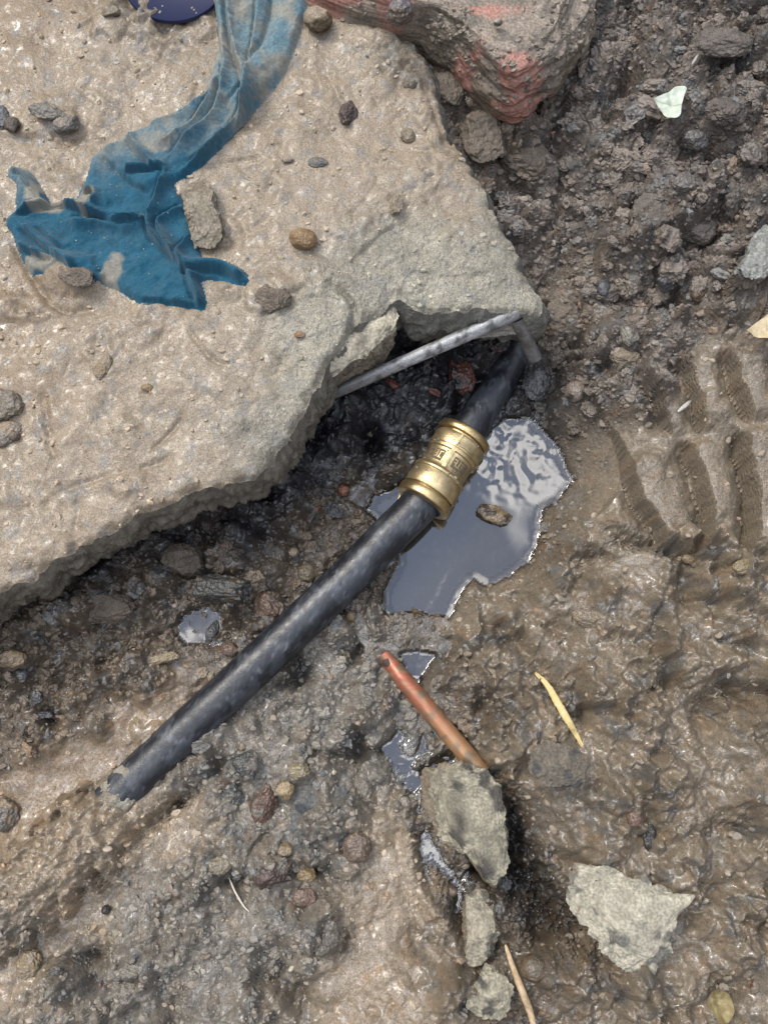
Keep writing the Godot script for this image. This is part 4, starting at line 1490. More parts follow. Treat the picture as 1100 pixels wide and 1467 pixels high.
func build_bracket() -> void:
	var root := thing("metal_hook", "grey metal bar with web and stub, jammed under the slab corner above the pipe", "metal bar")
	var p0 := at(424, 588, 0.050)
	var p1 := at(742, 447, 0.096)
	var mid := at(640, 502, 0.078)
	var path := spline(PackedVector3Array([p0, p0.lerp(p1, 0.35) + Vector3(0, 0.0012, 0), p0.lerp(p1, 0.7) + Vector3(0, 0.001, 0), p1]), 80)
	var rr := PackedFloat32Array()
	for k in path.size():
		rr.append(lerpf(0.0046, 0.0058, float(k) / path.size()))
	var wear := noise(FastNoiseLite.TYPE_SIMPLEX_SMOOTH, 14.0, 98, 4, 8.0)
	var tint := func(run: float, _a: float, p: Vector3) -> Color:
		var n := wear.get_noise_3dv(p * 1000.0)
		var c := Color(0.36, 0.355, 0.345).lerp(Color(0.62, 0.63, 0.63), smooth01(0.06, 0.12, run) * smooth01(0.20, 0.15, run))
		c = c.lerp(Color(0.115, 0.10, 0.09), smooth01(0.05, 0.35, n) * 0.8)
		return c.lerp(Color(0.10, 0.09, 0.08), smooth01(0.075, 0.03, run) * 0.6)
	var m := grit_material(0.55, 0.5, 0.04)
	m.metallic = 0.25
	var flat := func(_run: float, a: float, _t: float) -> float: return 0.00035 * cos(4.0 * a) + 0.0003 * cos(2.0 * a) + rock_fine.get_noise_2d(_run * 700.0, a * 3.0) * 0.0003
	put("bar", tube_mesh(path, rr, 28, tint, flat), m, root)
	var s0 := at(739, 456, 0.0925)
	var s1 := at(766, 514, 0.066)
	var sp := spline(PackedVector3Array([s0, s0.lerp(s1, 0.5), s1]), 24)
	var sr := PackedFloat32Array()
	for k in sp.size():
		sr.append(0.0058)
	put("stub", tube_mesh(sp, sr, 24, tint, flat), m, root)
	# web between bar and stub
	var a := path[58]
	var b := path[79]
	var c := s0.lerp(s1, 0.35)
	var v := PackedVector3Array()
	var idx := PackedInt32Array()
	var col := PackedColorArray()
	var n := 26
	var up := (b - a).cross(c - a).normalized()
	if up.y < 0.0:
		up = -up
	for layer in [1.0, -1.0]:
		for j in n + 1:
			for i in n + 1:
				var u := float(i) / n
				var w := float(j) / n
				var top := a.lerp(b, u)
				var low := a.lerp(c, u) 
				var p := top.lerp(low, w)
				p += up * (layer * 0.0022 + (wear.get_noise_3dv(p * 1000.0) * 0.0016 + rock_fine.get_noise_3dv(p * 900.0) * 0.0007) * layer)
				v.append(p)
				col.append(Color(0.27, 0.245, 0.20) * (1.0 + rock_fine.get_noise_3dv(p * 1400.0) * 0.4))
	var o := (n + 1) * (n + 1)
	for j in n:
		for i in n:
			var k := j * (n + 1) + i
			idx.append_array(PackedInt32Array([k, k + 1, k + n + 1, k + 1, k + n + 2, k + n + 1]))
			idx.append_array(PackedInt32Array([o + k, o + k + n + 1, o + k + 1, o + k + 1, o + k + n + 1, o + k + n + 2]))
	for j in n:
		for i in [0, n]:
			var k: int = j * (n + 1) + i
			idx.append_array(PackedInt32Array([k, k + n + 1, o + k, k + n + 1, o + k + n + 1, o + k]))
		var k2 := n * (n + 1) + j
		idx.append_array(PackedInt32Array([k2, k2 + 1, o + k2, k2 + 1, o + k2 + 1, o + k2]))
	var wn := normals(v, idx)
	if wn[n * 3 + 9].dot(up) < 0.0:
		for k in wn.size():
			wn[k] = -wn[k]
	put("web", pack(v, wn, idx, col), grit_material(0.8), root)

# ---------------------------------------------------------------- cloth
func build_cloth() -> void:
	var h0 := SLAB_TOP + 0.006
	var outline := curved(line("300,-70 308,0 314,40 308,90 296,130 262,150 236,166 206,180 184,186 170,196 152,206 135,214 126,240 116,268 108,288 92,290 70,291 62,280 52,262 42,248 28,240 10,236 8,244 22,256 20,280 20,296 8,304 6,314 18,330 24,352 36,378 46,386 66,384 88,376 104,386 124,394 148,402 172,412 190,424 204,432 240,434 272,437 290,438 292,430 287,412 283,399 302,396 322,400 340,405 353,404 354,396 344,386 326,376 306,370 290,371 284,360 278,334 270,308 262,290 250,272 246,262 266,250 292,232 318,206 346,172 372,142 398,110 416,80 430,40 440,0 448,-70", h0), 260)
	var s := 0.0011
	var box := Rect2(outline[0], Vector2.ZERO)
	for q in outline:
		box = box.expand(q)
	box = box.grow(0.004)
	var nx := int(box.size.x / s) + 2
	var nz := int(box.size.y / s) + 2
	cloth_edge = Field.new(box.position.x - 0.004, box.position.y - 0.004, box.end.x + 0.004, box.end.y + 0.004, 0.0022)
	var sdf := cloth_edge
	for j in sdf.nz:
		for i in sdf.nx:
			sdf.v[j * sdf.nx + i] = poly_sd(Vector2(sdf.x0 + i * 0.0022, sdf.z0 + j * 0.0022), outline)
	# folds: path, height mm, soft side width mm, sharp side width mm (the sharp side lies right of the path)
	var folds := []
	for f in ["306,-60,312,30,322,90,318,140,300,176,270,205,236,236:6.5:9:2.0", "330,-60,328,20,338,80,350,112,350,150,326,190,300,216,262,250:5.5:10:1.8", "376,-60,370,20,362,80,352,150,336,190,306,226:6.5:13:1.8", "418,-60,408,20,396,70,372,120,340,168:3.5:16:9", "314,110,296,150,268,186,240,204,218,214:4.5:7:1.6",
		"296,120,268,160,230,172,214,184:3.5:8:1.8", "184,190,192,206,208,226,222,246:5:6:1.6", "150,206,170,224,196,250,224,266:2.5:12:7", "180,246,206,246,232,244,240,250:4.5:7:1.5", "240,250,228,280,216,306,214,328,226,346,246,366,262,384:6.5:8:1.7", "262,296,240,308,228,324,236,344,254,372:4.5:6:1.7", "282,334,268,346,258,366,264,384:5:6:1.8",
		"258,382,290,380,320,382,350,398:6:6:4.5", "18,302,50,294,90,292,130,306,170,316,205,314:5.5:9:1.6", "206,312,180,318,140,318,100,316:4:9:2.5", "120,278,132,272,140,284,136,300:4:6:1.6", "30,320,60,346,90,372,112,388:5:8:2.2", "56,316,76,338,100,354:3:7:3", "24,350,50,360,80,372:3.5:6:2", "12,238,30,244,46,262,62,284:4:5:1.7", "270,384,278,410,288,436:4:7:3", "200,424,240,428,286,434:1.5:6:3"]:
		var q: PackedStringArray = f.split(":")
		var nums := q[0].split(",")
		var path := PackedVector2Array()
		for k in range(0, nums.size(), 2):
			path.append(at2(float(nums[k]), float(nums[k + 1]), h0))
		path = curved(path, 18)
		var b := Rect2(path[0], Vector2.ZERO)
		for p in path:
			b = b.expand(p)
		folds.append([path, float(q[1]) * 0.0016, float(q[2]) * 0.00062, float(q[3]) * 0.001, b.grow(float(q[2]) * 0.003)])
	var low := noise(FastNoiseLite.TYPE_SIMPLEX_SMOOTH, 40.0, 101, 2)
	var creep := noise(FastNoiseLite.TYPE_SIMPLEX_SMOOTH, 12.0, 102, 3, 6.0)
	var dirt := noise(FastNoiseLite.TYPE_SIMPLEX_SMOOTH, 26.0, 103, 5, 12.0)
	var dust := noise(FastNoiseLite.TYPE_SIMPLEX, 2.6, 104, 2)
	var spots := lump_spots("162,388,20,30,1 70,294,40,10,1 42,272,18,20,1 128,290,18,18,1 60,376,40,14,1 225,205,30,20,1", h0)
	var pos := PackedVector3Array()
	var col := PackedColorArray()
	var inside := PackedFloat32Array()
	pos.resize(nx * nz)
	col.resize(nx * nz)
	inside.resize(nx * nz)
	var far_up := at2(260, 250, h0).y
	for j in nz:
		for i in nx:
			var k := j * nx + i
			var x := box.position.x + i * s
			var z := box.position.y + j * s
			var sd := sdf.read(x, z)
			inside[k] = sd
			if sd < -0.003:
				continue
			var p := Vector2(x, z)
			var mx := x * 1000.0
			var mz := z * 1000.0
			var h := 0.0050 + low.get_noise_2d(mx, mz) * 0.0026 + creep.get_noise_2d(mx, mz) * 0.0006
			var sx := 0.0
			var sz := 0.0
			for f in folds:
				if not (f[4] as Rect2).has_point(p):
					continue
				var d := path_sd(p, f[0])
				var ends := smooth01(0.0, 0.14, d.y) * smooth01(1.0, 0.86, d.y)
				var g: float
				if d.x > 0.0:
					g = exp(-pow(d.x / f[2], 1.4))
				else:
					g = exp(-pow(-d.x / f[3], 2.0))
					h -= 0.0045 * ends * exp(-pow((-d.x - f[3] * 1.25) / 0.0016, 2.0))
				h += f[1] * g * (0.25 + 0.75 * ends)
			var lift := smooth01(-0.0012, 0.0038, sd)
			h = minf(h, 0.028)
			h = maxf(h, 0.0012) * (0.10 + 0.90 * sqrt(clampf(lift, 0.0, 1.0)))
			var base := slab.height(x, z)
			pos[k] = Vector3(x, base + h - 0.0006 + dust.get_noise_2d(mx, mz) * 0.00012, z)
			var up := smooth01(far_up + 0.01, far_up - 0.05, z + (x + 0.2) * 0.25)
			var c := Color(0.011, 0.070, 0.112).lerp(Color(0.080, 0.158, 0.195), up)
			c = c.lerp(Color(0.016, 0.092, 0.145), smooth01(0.0, 0.5, low.get_noise_2d(mx * 1.5, mz * 1.5)) * 0.5)
			var mudn := dirt.get_noise_2d(mx, mz)
			var mud := smooth01(-0.5, 0.8, mudn) * lerpf(0.04, 0.75, up) + smooth01(0.0, 0.5, dust.get_noise_2d(mx, mz)) * lerpf(0.03, 0.40, up)
			for q in spots:
				var e := Vector2((x - q[0].x) / q[1], (z - q[0].y) / q[2]).length() + mudn * 0.9
				mud += smooth01(1.0, 0.55, e) * lerpf(0.7, 0.3, up)
			c = c.lerp(Color(0.265, 0.23, 0.17), clampf(mud, 0.0, 0.85))
			var v := 1.0 + dust.get_noise_2d(mx * 0.9, mz * 0.9 + 40.0) * 0.22
			col[k] = Color(c.r * v, c.g * v, c.b * v)
	var nrm := grid_normals(pos, nx, nz)
	var idx := PackedInt32Array()
	for j in nz - 1:
		for i in nx - 1:
			var k := j * nx + i
			if maxf(maxf(inside[k], inside[k + 1]), maxf(inside[k + nx], inside[k + nx + 1])) > -0.0011 and minf(minf(inside[k], inside[k + 1]), minf(inside[k + nx], inside[k + nx + 1])) > -0.0028:
				idx.append_array(PackedInt32Array([k, k + 1, k + nx, k + 1, k + nx + 1, k + nx]))
	var m := std(0.85, 0.3)
	m.rim_enabled = true
	m.rim = 0.25
	m.rim_tint = 0.6
	m.uv1_triplanar = true
	m.uv1_scale = Vector3.ONE * 40.0
	var weave := Image.create(128, 128, false, Image.FORMAT_L8)
	for y in 128:
		for x in 128:
			var a := sin(TAU * x / 8.0) * (1.0 if (y / 8) % 2 == 0 else -1.0)
			weave.set_pixel(x, y, Color.WHITE * (0.5 + 0.28 * a + 0.2 * sin(TAU * y / 8.0)))
	m.heightmap_enabled = true
	m.heightmap_texture = ImageTexture.create_from_image(weave)
	m.heightmap_scale = 0.006
	var o := put("cloth", pack(pos, nrm, idx, col), m)
	sprinkle(o, "mud_specks", 450, 0.16, 0.7, [Color(0.34, 0.31, 0.25), Color(0.25, 0.21, 0.16)], 72)
	tag(o, "crumpled teal blue cloth rag with a long mud-dusted strip, lying on the slab", "cloth")
	# dark blue lid half under it
	var lid := thing("round_lid", "dark blue round plastic lid, half hidden under the top of the cloth", "lid", at(252, -32, slab.height(at2(252, -32, h0).x, at2(252, -32, h0).y) + 0.006))
	var sc := scale_at(250, 0, h0)
	var prof := "0,0 0,%f 0.6,%f 3.0,%f 3.6,%f 3.2,%f 2.6,%f 2.4,0"
	var rad := 76.0 * sc * 1000.0
	var disc := lathe(prof % [rad - 1.0, rad, rad, rad - 0.6, rad - 2.4, rad - 3.4], 1.0)
	var d := put("disc", disc, plain(Color(0.004, 0.008, 0.042), 0.38), lid)
	d.rotation = Vector3(PI / 2 + 0.04, 0, 0.06)

# ---------------------------------------------------------------- stones
func shaped_stone(called: String, label: String, category: String, outline_px: String, h: float, thick: float, s: int, tones: Array, cut := 0.35, box := 0.35, tilt := Vector2.ZERO, level := 6, bump := 1.0, rough := 0.8, roof := []) -> MeshInstance3D:
	var poly := line(outline_px, h)
	var mid := Vector2.ZERO
	for p in poly:
		mid += p / poly.size()
	var own := PackedVector2Array()
	var reach := 0.0
	for p in poly:
		own.append(p - mid)
		reach += (p - mid).length() / poly.size()
	var o := put(called, stone_mesh(level, Vector3(reach, thick, reach), s, cut, bump, tones, own, box, roof if roof.size() else [[0.6, 0.25, 0.1], [0.62, -0.3, 0.15], [0.6, 0.0, -0.35], [0.55, 0.1, 0.3]]), rock_material(rough), null, Vector3(mid.x, h, mid.y))
	o.rotation = Vector3(tilt.x, 0, tilt.y)
	tag(o, label, category)
	return o

func build_big_stones() -> void:
	var lime := [Color(0.30, 0.275, 0.205), Color(0.46, 0.415, 0.305), Color(0.11, 0.10, 0.085)]
	shaped_stone("rock", "long grey green rock standing beside the narrow water channel, pointed at its lower end", "rock", "604,1122 612,1102 640,1098 690,1096 716,1116 722,1150 720,1176 732,1204 734,1240 730,1268 716,1290 700,1278 684,1252 668,1226 640,1214 622,1190 610,1156", 0.020, 0.026, 1, lime, 0.3, 0.22, Vector2.ZERO, 6, 1.0, 0.8, [[0.85, -0.10, 0.05], [0.95, 1.1, -0.35], [0.7, -0.05, -0.5]])
	shaped_stone("rock", "narrow grey rock below the pointed rock, sunk in mud", "rock", "668,1284 690,1276 712,1290 718,1316 712,1346 706,1376 690,1396 668,1400 658,1384 664,1350 662,1316", 0.018, 0.017, 2, [Color(0.31, 0.275, 0.205), Color(0.44, 0.39, 0.29), Color(0.15, 0.14, 0.11)], 0.4, 0.3)
	shaped_stone("rock", "small blocky grey green rock at the lower frame edge beside the dry twig", "rock", "676,1400 696,1382 718,1378 732,1390 736,1412 730,1440 716,1458 690,1460 668,1446 664,1424", 0.022, 0.017, 3, lime, 0.45, 0.28)
	shaped_stone("rock", "pale wedge-shaped rock with a straight yellowish top edge, lying on brown mud", "rock", "826,1238 846,1244 870,1240 900,1256 940,1262 984,1266 1008,1268 994,1288 972,1306 966,1330 958,1352 944,1384 934,1396 900,1390 880,1376 856,1346 838,1326 818,1304 812,1278", 0.050, 0.018, 4, [Color(0.41, 0.38, 0.295), Color(0.58, 0.53, 0.41), Color(0.20, 0.19, 0.16)], 0.34, 0.22, Vector2.ZERO, 6, 1.0, 0.8, [[0.75, 0.0, 0.02], [0.8, 0.05, -0.45], [0.7, 0.12, 0.35], [0.95, 0.5, 0.0]])
	shaped_stone("rock", "tall pale grey shard of rock at the right frame edge", "rock", "1094,322 1104,340 1104,390 1088,402 1058,404 1040,398 1062,368 1076,340", 0.128, 0.018, 5, [Color(0.27, 0.27, 0.24), Color(0.38, 0.38, 0.34)], 0.4, 0.3)
	shaped_stone("rock", "rough grey lump of concrete tucked against the right side of the blue rag", "rock", "268,264 286,250 304,256 312,276 314,306 320,330 314,348 296,358 280,356 272,330 266,300", 0.115, 0.018, 6, [Color(0.27, 0.235, 0.175), Color(0.36, 0.31, 0.235), Color(0.24, 0.195, 0.14)], 0.4, 0.3)
	shaped_stone("rock", "pale broken flake of concrete cracked off the slab's edge above the metal bar", "rock", "462,532 484,506 504,470 506,444 520,430 546,430 566,438 572,452 566,480 548,502 524,518 500,530 474,548 456,560", 0.086, 0.028, 7, [Color(0.48, 0.43, 0.32), Color(0.58, 0.52, 0.40), Color(0.28, 0.25, 0.2)], 0.2, 0.14, Vector2.ZERO, 6, 1.0, 0.8, [[0.62, -0.06, 0.0], [0.6, 0.2, 0.25], [0.75, -0.3, -0.6]])
	shaped_stone("rock", "muddy half-buried boulder below the yellow grass blade", "rock", "752,1100 760,1076 784,1062 812,1062 834,1072 842,1096 832,1122 806,1132 776,1128", 0.060, 0.015, 8, [Color(0.16, 0.14, 0.11), Color(0.21, 0.175, 0.13), Color(0.10, 0.095, 0.085)], 0.35, 0.35)
	shaped_stone("rock", "broad blue grey flat rock set in the gravelly soil below the pipe", "rock", "424,1136 450,1116 486,1122 508,1140 514,1172 498,1206 470,1218 440,1212 416,1190 418,1160", 0.020, 0.011, 9, [Color(0.135, 0.14, 0.135), Color(0.18, 0.175, 0.155), Color(0.07, 0.075, 0.08)], 0.35, 0.3)
	# the lump with red paint, at the top
	var red := shaped_stone("red_block", "large mud-smeared block with patches of faded red at the top of the view", "block", "420,-120 436,6 470,22 508,38 552,50 598,56 630,74 656,96 690,128 712,146 740,158 762,150 786,128 808,108 832,76 846,44 852,8 862,-60 860,-140", 0.112, 0.036, 10, [Color(0.31, 0.255, 0.20), Color(0.38, 0.315, 0.25), Color(0.21, 0.18, 0.145)], 0.10, 0.40, Vector2.ZERO, 6, 0.45, 0.5, [[0.9, -0.02, 0.05]])
	var arr := red.mesh.surface_get_arrays(0)
	var v: PackedVector3Array = arr[Mesh.ARRAY_VERTEX]
	var c: PackedColorArray = arr[Mesh.ARRAY_COLOR]
	var spots := lump_spots("520,10,50,22,1 470,4,34,16,1 562,30,40,18,1", 0.118) + lump_spots("525,16,54,26,1 600,38,44,20,1 640,52,64,22,1 664,80,30,16,1 756,90,42,34,1 700,8,60,12,1 806,88,30,24,1", 0.15)
	for k in v.size():
		var p := red.transform * v[k]
		var n := rock_noise.get_noise_3dv(p * 2300.0) * 0.55 + rock_fine.get_noise_3dv(p * 700.0) * 0.25
		var amount := 0.0
		for q in spots:
			amount = maxf(amount, smooth01(1.0, 0.6, Vector2((p.x - q[0].x) / q[1], (p.z - q[0].y) / q[2]).length() + n))
		c[k] = c[k].lerp(Color(0.58, 0.26, 0.20), amount * 0.72)
	red.mesh = pack(v, arr[Mesh.ARRAY_NORMAL], arr[Mesh.ARRAY_INDEX], c)
	sprinkle(red, "mud_crumbs", 2600, 0.4, 3.4, [Color(0.22, 0.185, 0.14), Color(0.17, 0.145, 0.115)], 71)

func build_stones() -> void:
	# label | category | x y width height turn | flatness | cut | colours | where (s slab, g ground) | sunk share
	var list := [
		"plum brown angular pebble lying alone on the pale slab|pebble|497 170 30 44 10|0.7|0.45|5a4848,74605e|s|0.25",
		"smooth tan oval pebble on the slab right of the rag's tail|pebble|435 347 41 30 5|0.75|0|b08a5c,c39f72|s|0.25",
		"round olive brown pebble touching the cloth's right edge at the top|pebble|457 37 42 34 10|0.85|0|7d6a4c,9b8662|s|0.2",
		"small white flat chip on the slab right of the cloth strip|pebble|412 230 18 11 0|0.5|0.2|c9c4b8|s|0.3",
		"flat blue grey chip next to the white chip|pebble|455 234 32 15 0|0.4|0.3|7c8084,958f84|s|0.4",
		"light grey stone wedged in the mud at the upper left|stone|68 160 52 30 15|0.55|0.35|9a948a,aca392|s|0.45",
		"rounded grey stone right of the light wedged stone, upper left|stone|96 180 40 30 -20|0.7|0.2|908a84,a39a90|s|0.4",
		"blue grey stone cut by the left frame edge|stone|3 172 22 40 0|0.6|0.3|7d828a,9a9c9e|s|0.4",
		"dark brown stone beside the blue grey stone at the left edge|stone|20 182 22 28 0|0.7|0.3|5d5046,746658|s|0.35",
		"pale tan stone at the top, left of the blue lid|stone|160 20 28 20 0|0.7|0.3|b5a68c,c6b89e|s|0.3",
		"tiny orange pebble on bare concrete left of the cracked flake|pebble|430 481 16 10 0|0.6|0.2|b98a5e|s|0.3",
		"pale knobbly stone near the slab's right side|stone|568 297 22 32 10|0.7|0.3|b5a488,c4b59c|s|0.35",
		"pale round stone on the slab just below the clods|stone|584 197 22 22 0|0.7|0.25|a8997f,b8a88e|s|0.35",
		"wet pale boulder in the mud at the left edge of the slab|stone|0 580 70 50 10|0.5|0.1|a39580,b5a78f|s|0.45",
		"smaller wet stone below the pale boulder at the left edge|stone|8 622 54 34 -20|0.5|0.1|ada18e,bbb0a0|s|0.45",
		"tiny brown pebble below the wet stones at the left edge|pebble|23 626 16 16 0|0.7|0.2|80705c|s|0.3",
		"small amber pebble pressed into the slab mud|pebble|212 556 18 12 0|0.5|0|a98e62|s|0.5",
		"long buff stone pressed into the slab mud|stone|148 526 20 40 25|0.4|0.1|b29a72,a48e6a|s|0.6",
		"violet grey pebble resting on the edge of the red block|pebble|573 28 40 36 -25|0.8|0.15|7f7880,97908f|h|0.15",
		"tiny white pebble on the red block|pebble|712 37 13 11 0|0.8|0|d8d2c4|h|0.1",
		"glossy red brick sliver beside the black chip left of the coupling|brick piece|447 740 14 44 35|0.5|0.45|8c4836,9d5a44|g|0.2",
		"flat black chip beside the red brick sliver|stone|477 733 30 24 20|0.5|0.45|2e3238,3a3f46|g|0.15",
		"rust orange pebble in a dark recess left of the coupling|pebble|493 704 18 20 0|0.8|0.2|8a4c30,9a5c3c|g|0.3",
		"tan angular stone standing out of the puddle right of the coupling|stone|707 737 50 32 15|0.6|0.4|9c8464,b39a78|w|0.45",
		"large black green stone under the slab's lower edge|stone|322 845 92 48 5|0.5|0.3|2c3434,3f4644|g|0.4",
		"dark leaf-shaped slate standing in the small brown pool|stone|305 908 16 48 12|0.6|0.35|363d42,4a5054|g|0.2",
		"reddish brown stone touching the pipe's upper side|stone|386 868 52 42 20|0.6|0.25|6e5142,7f6250|g|0.4",
		"small brick red stone between the small pool and the pipe|stone|330 930 28 26 0|0.6|0.3|7c5848,8a6856|g|0.4",
		"olive pebble ringed with water above the pipe|pebble|440 822 26 30 15|0.6|0|7a6e56,8d8066|g|0.35",
		"tiny cream pebble above the olive pebble|pebble|421 792 16 14 0|0.7|0|b4a284|g|0.3",
		"tiny yellow pebble touching the pipe's lower side|pebble|503 883 16 16 0|0.7|0.1|b4945c,a98a58|g|0.3",
		"tiny pinkish pebble right of the yellow pebble by the pipe|pebble|513 870 13 16 0|0.7|0|a98f78|g|0.3",
		"upright dark slate splinter on the left bank|stone|56 1002 24 34 15|0.7|0.5|4c4f54,62656a|g|0.3",
		"flat dark slate splinter lying below the upright one|stone|62 1024 46 14 -5|0.6|0.45|43474e,55595e|g|0.3",
		"smooth tan stone on the left bank by the frame edge|stone|20 945 42 28 -5|0.6|0|9c8464,8a7456|g|0.4",
		"small blue grey stone under the smooth tan stone on the left bank|stone|32 968 26 20 0|0.6|0.3|5a6066,6a6e70|g|0.4",
		"pale wood-like fragment on the soil above the pipe|stone|236 942 52 18 -12|0.5|0.3|b39c76,c2ad88|g|0.3",
		"grey stone in the slurry at the left frame edge|stone|10 1165 40 46 0|0.6|0.25|85807a,958f86|g|0.35",
		"tiny white bead of stone above the pipe|pebble|325 953 10 10 0|0.9|0|d5cdb8|g|0.2",
		"cream chip beside the pipe's upper edge|pebble|303 970 10 18 10|0.6|0.3|cbbd9c|g|0.25",
		"blue grey slate stone, lower of the pair below the pipe|stone|334 1138 36 42 15|0.5|0.45|4e5759,626a6a|g|0.3",
		"dark slate stone, upper of the pair below the pipe|stone|354 1096 40 46 10|0.5|0.4|4a5052,5c6060|g|0.35",
		"rust brown knobbly stone between the slate pair and the cream stone|stone|379 1152 38 62 8|0.6|0.3|765548,876658|g|0.35",
		"cream yellow stone above the broad blue grey rock|stone|409 1130 26 34 15|0.7|0.35|c9a978,d4bb90|g|0.25",
		"pale crumbly stone right of the cream yellow stone|stone|431 1103 34 28 0|0.6|0.35|b5a580,c4b594|g|0.35",
		"round tan pebble beside the maroon stone|pebble|437 1254 32 28 0|0.7|0.15|b49a6c,c4ac80|g|0.3",
		"maroon angular stone in the gravelly soil below the pipe|stone|394 1250 58 46 -20|0.6|0.45|5e4a46,705a54|g|0.35",
		"small square tan stone above the maroon stone|stone|408 1217 24 22 0|0.7|0.4|a8906c,b39c7a|g|0.35",
		"beige knobbly stone left of the maroon stone|stone|314 1240 40 24 -10|0.6|0.25|a59880,b8ac94|g|0.35",
		"pinkish round stone right of the broad blue grey rock|stone|512 1212 42 46 0|0.6|0.15|8a7464,9a8474|g|0.4",
		"flat reddish stone under the round tan pebble|stone|438 1286 42 26 5|0.5|0.25|8a6a58,98796a|g|0.45",
		"buff stone in the soil near the lower left corner|stone|44 1380 36 42 15|0.6|0.2|b09a74,c0aa84|g|0.45",
		"flat dark grey disc beside the buff stone, lower left|stone|79 1393 26 17 -15|0.35|0.1|5c5650|g|0.35",
		"small black pebble in the lower left soil|pebble|154 1302 13 13 0|0.8|0.2|2c3034|g|0.25",
		"grey stone propped over a small hole at the lower middle|stone|470 1342 40 52 20|0.7|0.35|7a736a,8c8478|g|0.35",
		"tiny tan pebble in the soil left of the maroon stone's lower side|pebble|258 1294 16 14 0|0.7|0.2|9c7e60|g|0.3",
		"whitish stone standing on the right bank above the scoops|stone|899 481 26 40 -12|0.7|0.3|b5b0a2,c6c2b6|g|0.25",
		"small white chip on the dark bank, right|pebble|971 402 13 22 -10|0.6|0.3|cac5b4|g|0.2",
		"blue black stone left of the small white chip on the bank|stone|950 408 30 26 0|0.7|0.3|464c54,565c62|g|0.3",
		"glossy brown pebble right of the small white chip|pebble|998 420 22 32 15|0.7|0.1|6a5240,7c624c|g|0.3",
		"smooth slate blue pebble in a dark gap of the bank|pebble|863 415 20 28 0|0.7|0|585c62,666a70|g|0.3",
		"pale pinkish stone on the bank right of the pipe's far end|stone|821 563 28 30 0|0.8|0.2|a59488,b5a598|g|0.3",
		"light grey crumbly stone on the dark upper bank|stone|978 268 36 34 0|0.7|0.25|8c8884,9a9690|g|0.35",
		"grey lump of stone right below the pale leaf|stone|992 205 40 38 0|0.7|0.3|78726a,88827a|g|0.4",
		"broad grey stone on the dark bank by the right frame edge|stone|1076 222 42 42 0|0.6|0.25|7c766e,8a847a|g|0.45",
		"small black stone in brown mud above the pale wedge rock|stone|927 1198 20 36 8|0.7|0.35|34383a,44484a|g|0.3",
		"small reddish pebble near the small black stone in brown mud|pebble|908 1172 24 26 0|0.7|0.15|8a6a5a,987868|g|0.4",
		"red chip beside the brown leaf at the lower right corner|pebble|1078 1412 14 20 0|0.7|0.2|8a5444|g|0.3",
		"tan stone in glossy brown mud right of the puddle|stone|846 886 54 28 10|0.5|0.2|a08a6a,ae9878|g|0.5",
		"amber stone in the mud below the scoops|stone|985 800 24 18 15|0.6|0.15|a08660|g|0.4",
		"pale yellow stone by the right frame edge below the scoops|stone|1064 812 36 22 -10|0.6|0.15|b09c72,a8946c|g|0.4",
		"round mud ball beside the dry twig at the bottom|clod|763 1385 42 38 0|0.85|0|7a6650,8a755c|g|0.35",
		"small brown pebble under water in the narrow channel|pebble|646 1275 18 18 0|0.8|0.1|6e5444|g|0.3",
		"brick red lump showing dimly under the slab above the coupling|brick piece|658 540 44 60 -15|0.6|0.4|7a3a30,5e4038|g|0.2",
		"small brick red shard under the metal bar|brick piece|560 550 26 16 30|0.6|0.4|8a4438,74403a|g|0.2",
		"thin brick red shard right of the small one under the metal bar|brick piece|622 563 26 12 30|0.6|0.4|7c3e34|g|0.2",
		"red brick corner showing under the web of the metal bar|brick piece|718 498 34 22 0|0.6|0.4|7e443a,604640|g|0.15",
		"grey stone under the metal stub beside the pipe's far end|stone|768 552 44 60 5|0.6|0.3|5c6064,72767a|g|0.3",
		"sharp pale stone at the puddle's top under the metal stub|stone|774 584 26 22 20|0.7|0.45|75726a|g|0.3",
	]
	var k := 300
	for item in list:
		var q: PackedStringArray = item.split("|")
		k += 1
		var b := q[2].split(" ")
		var px := float(b[0])
		var py := float(b[1])
		var ground := soil
		var p: Vector3
		if q[6] == "s":
			p = on(px, py, slab)
		elif q[6] == "h":
			p = at(px, py, 0.148)
		elif q[6] == "w":
			p = at(px, py, 0.002)
		else:
			p = on(px, py, ground)
		var m := scale_at(px, py, p.y)
		var hw := float(b[2]) * 0.5 * m
		var hh := float(b[3]) * 0.5 * m
		var tall := minf(hw, hh) * float(q[3]) * 1.15
		var tones := []
		for t in q[5].split(","):
			tones.append(lin(t, 0.74).lerp(Color(0.22, 0.18, 0.13), 0.18))
		if tones.size() == 1:
			tones.append(tones[0] * 1.15)
		tones.append(soil.color(p.x, p.z) if q[6] != "s" else slab.color(p.x, p.z))
		var biggest := maxf(float(b[2]), float(b[3]))
		var o := put(q[1].replace(" ", "_"), stone_mesh(4 if biggest > 30 else 3, Vector3(hw, tall, hh), k, maxf(float(q[4]) * 1.15, 0.14), 1.0 if float(q[4]) > 0.0 else 0.35, tones), grit_shared(0.42 if q[6] != "s" else 0.55), null, p + Vector3(0, tall * (1.0 - 2.0 * float(q[7])) + 0.0012, 0))
		o.rotation = Vector3(0.06, deg_to_rad(-float(b[4])), -0.05)
		tag(o, q[0], q[1])
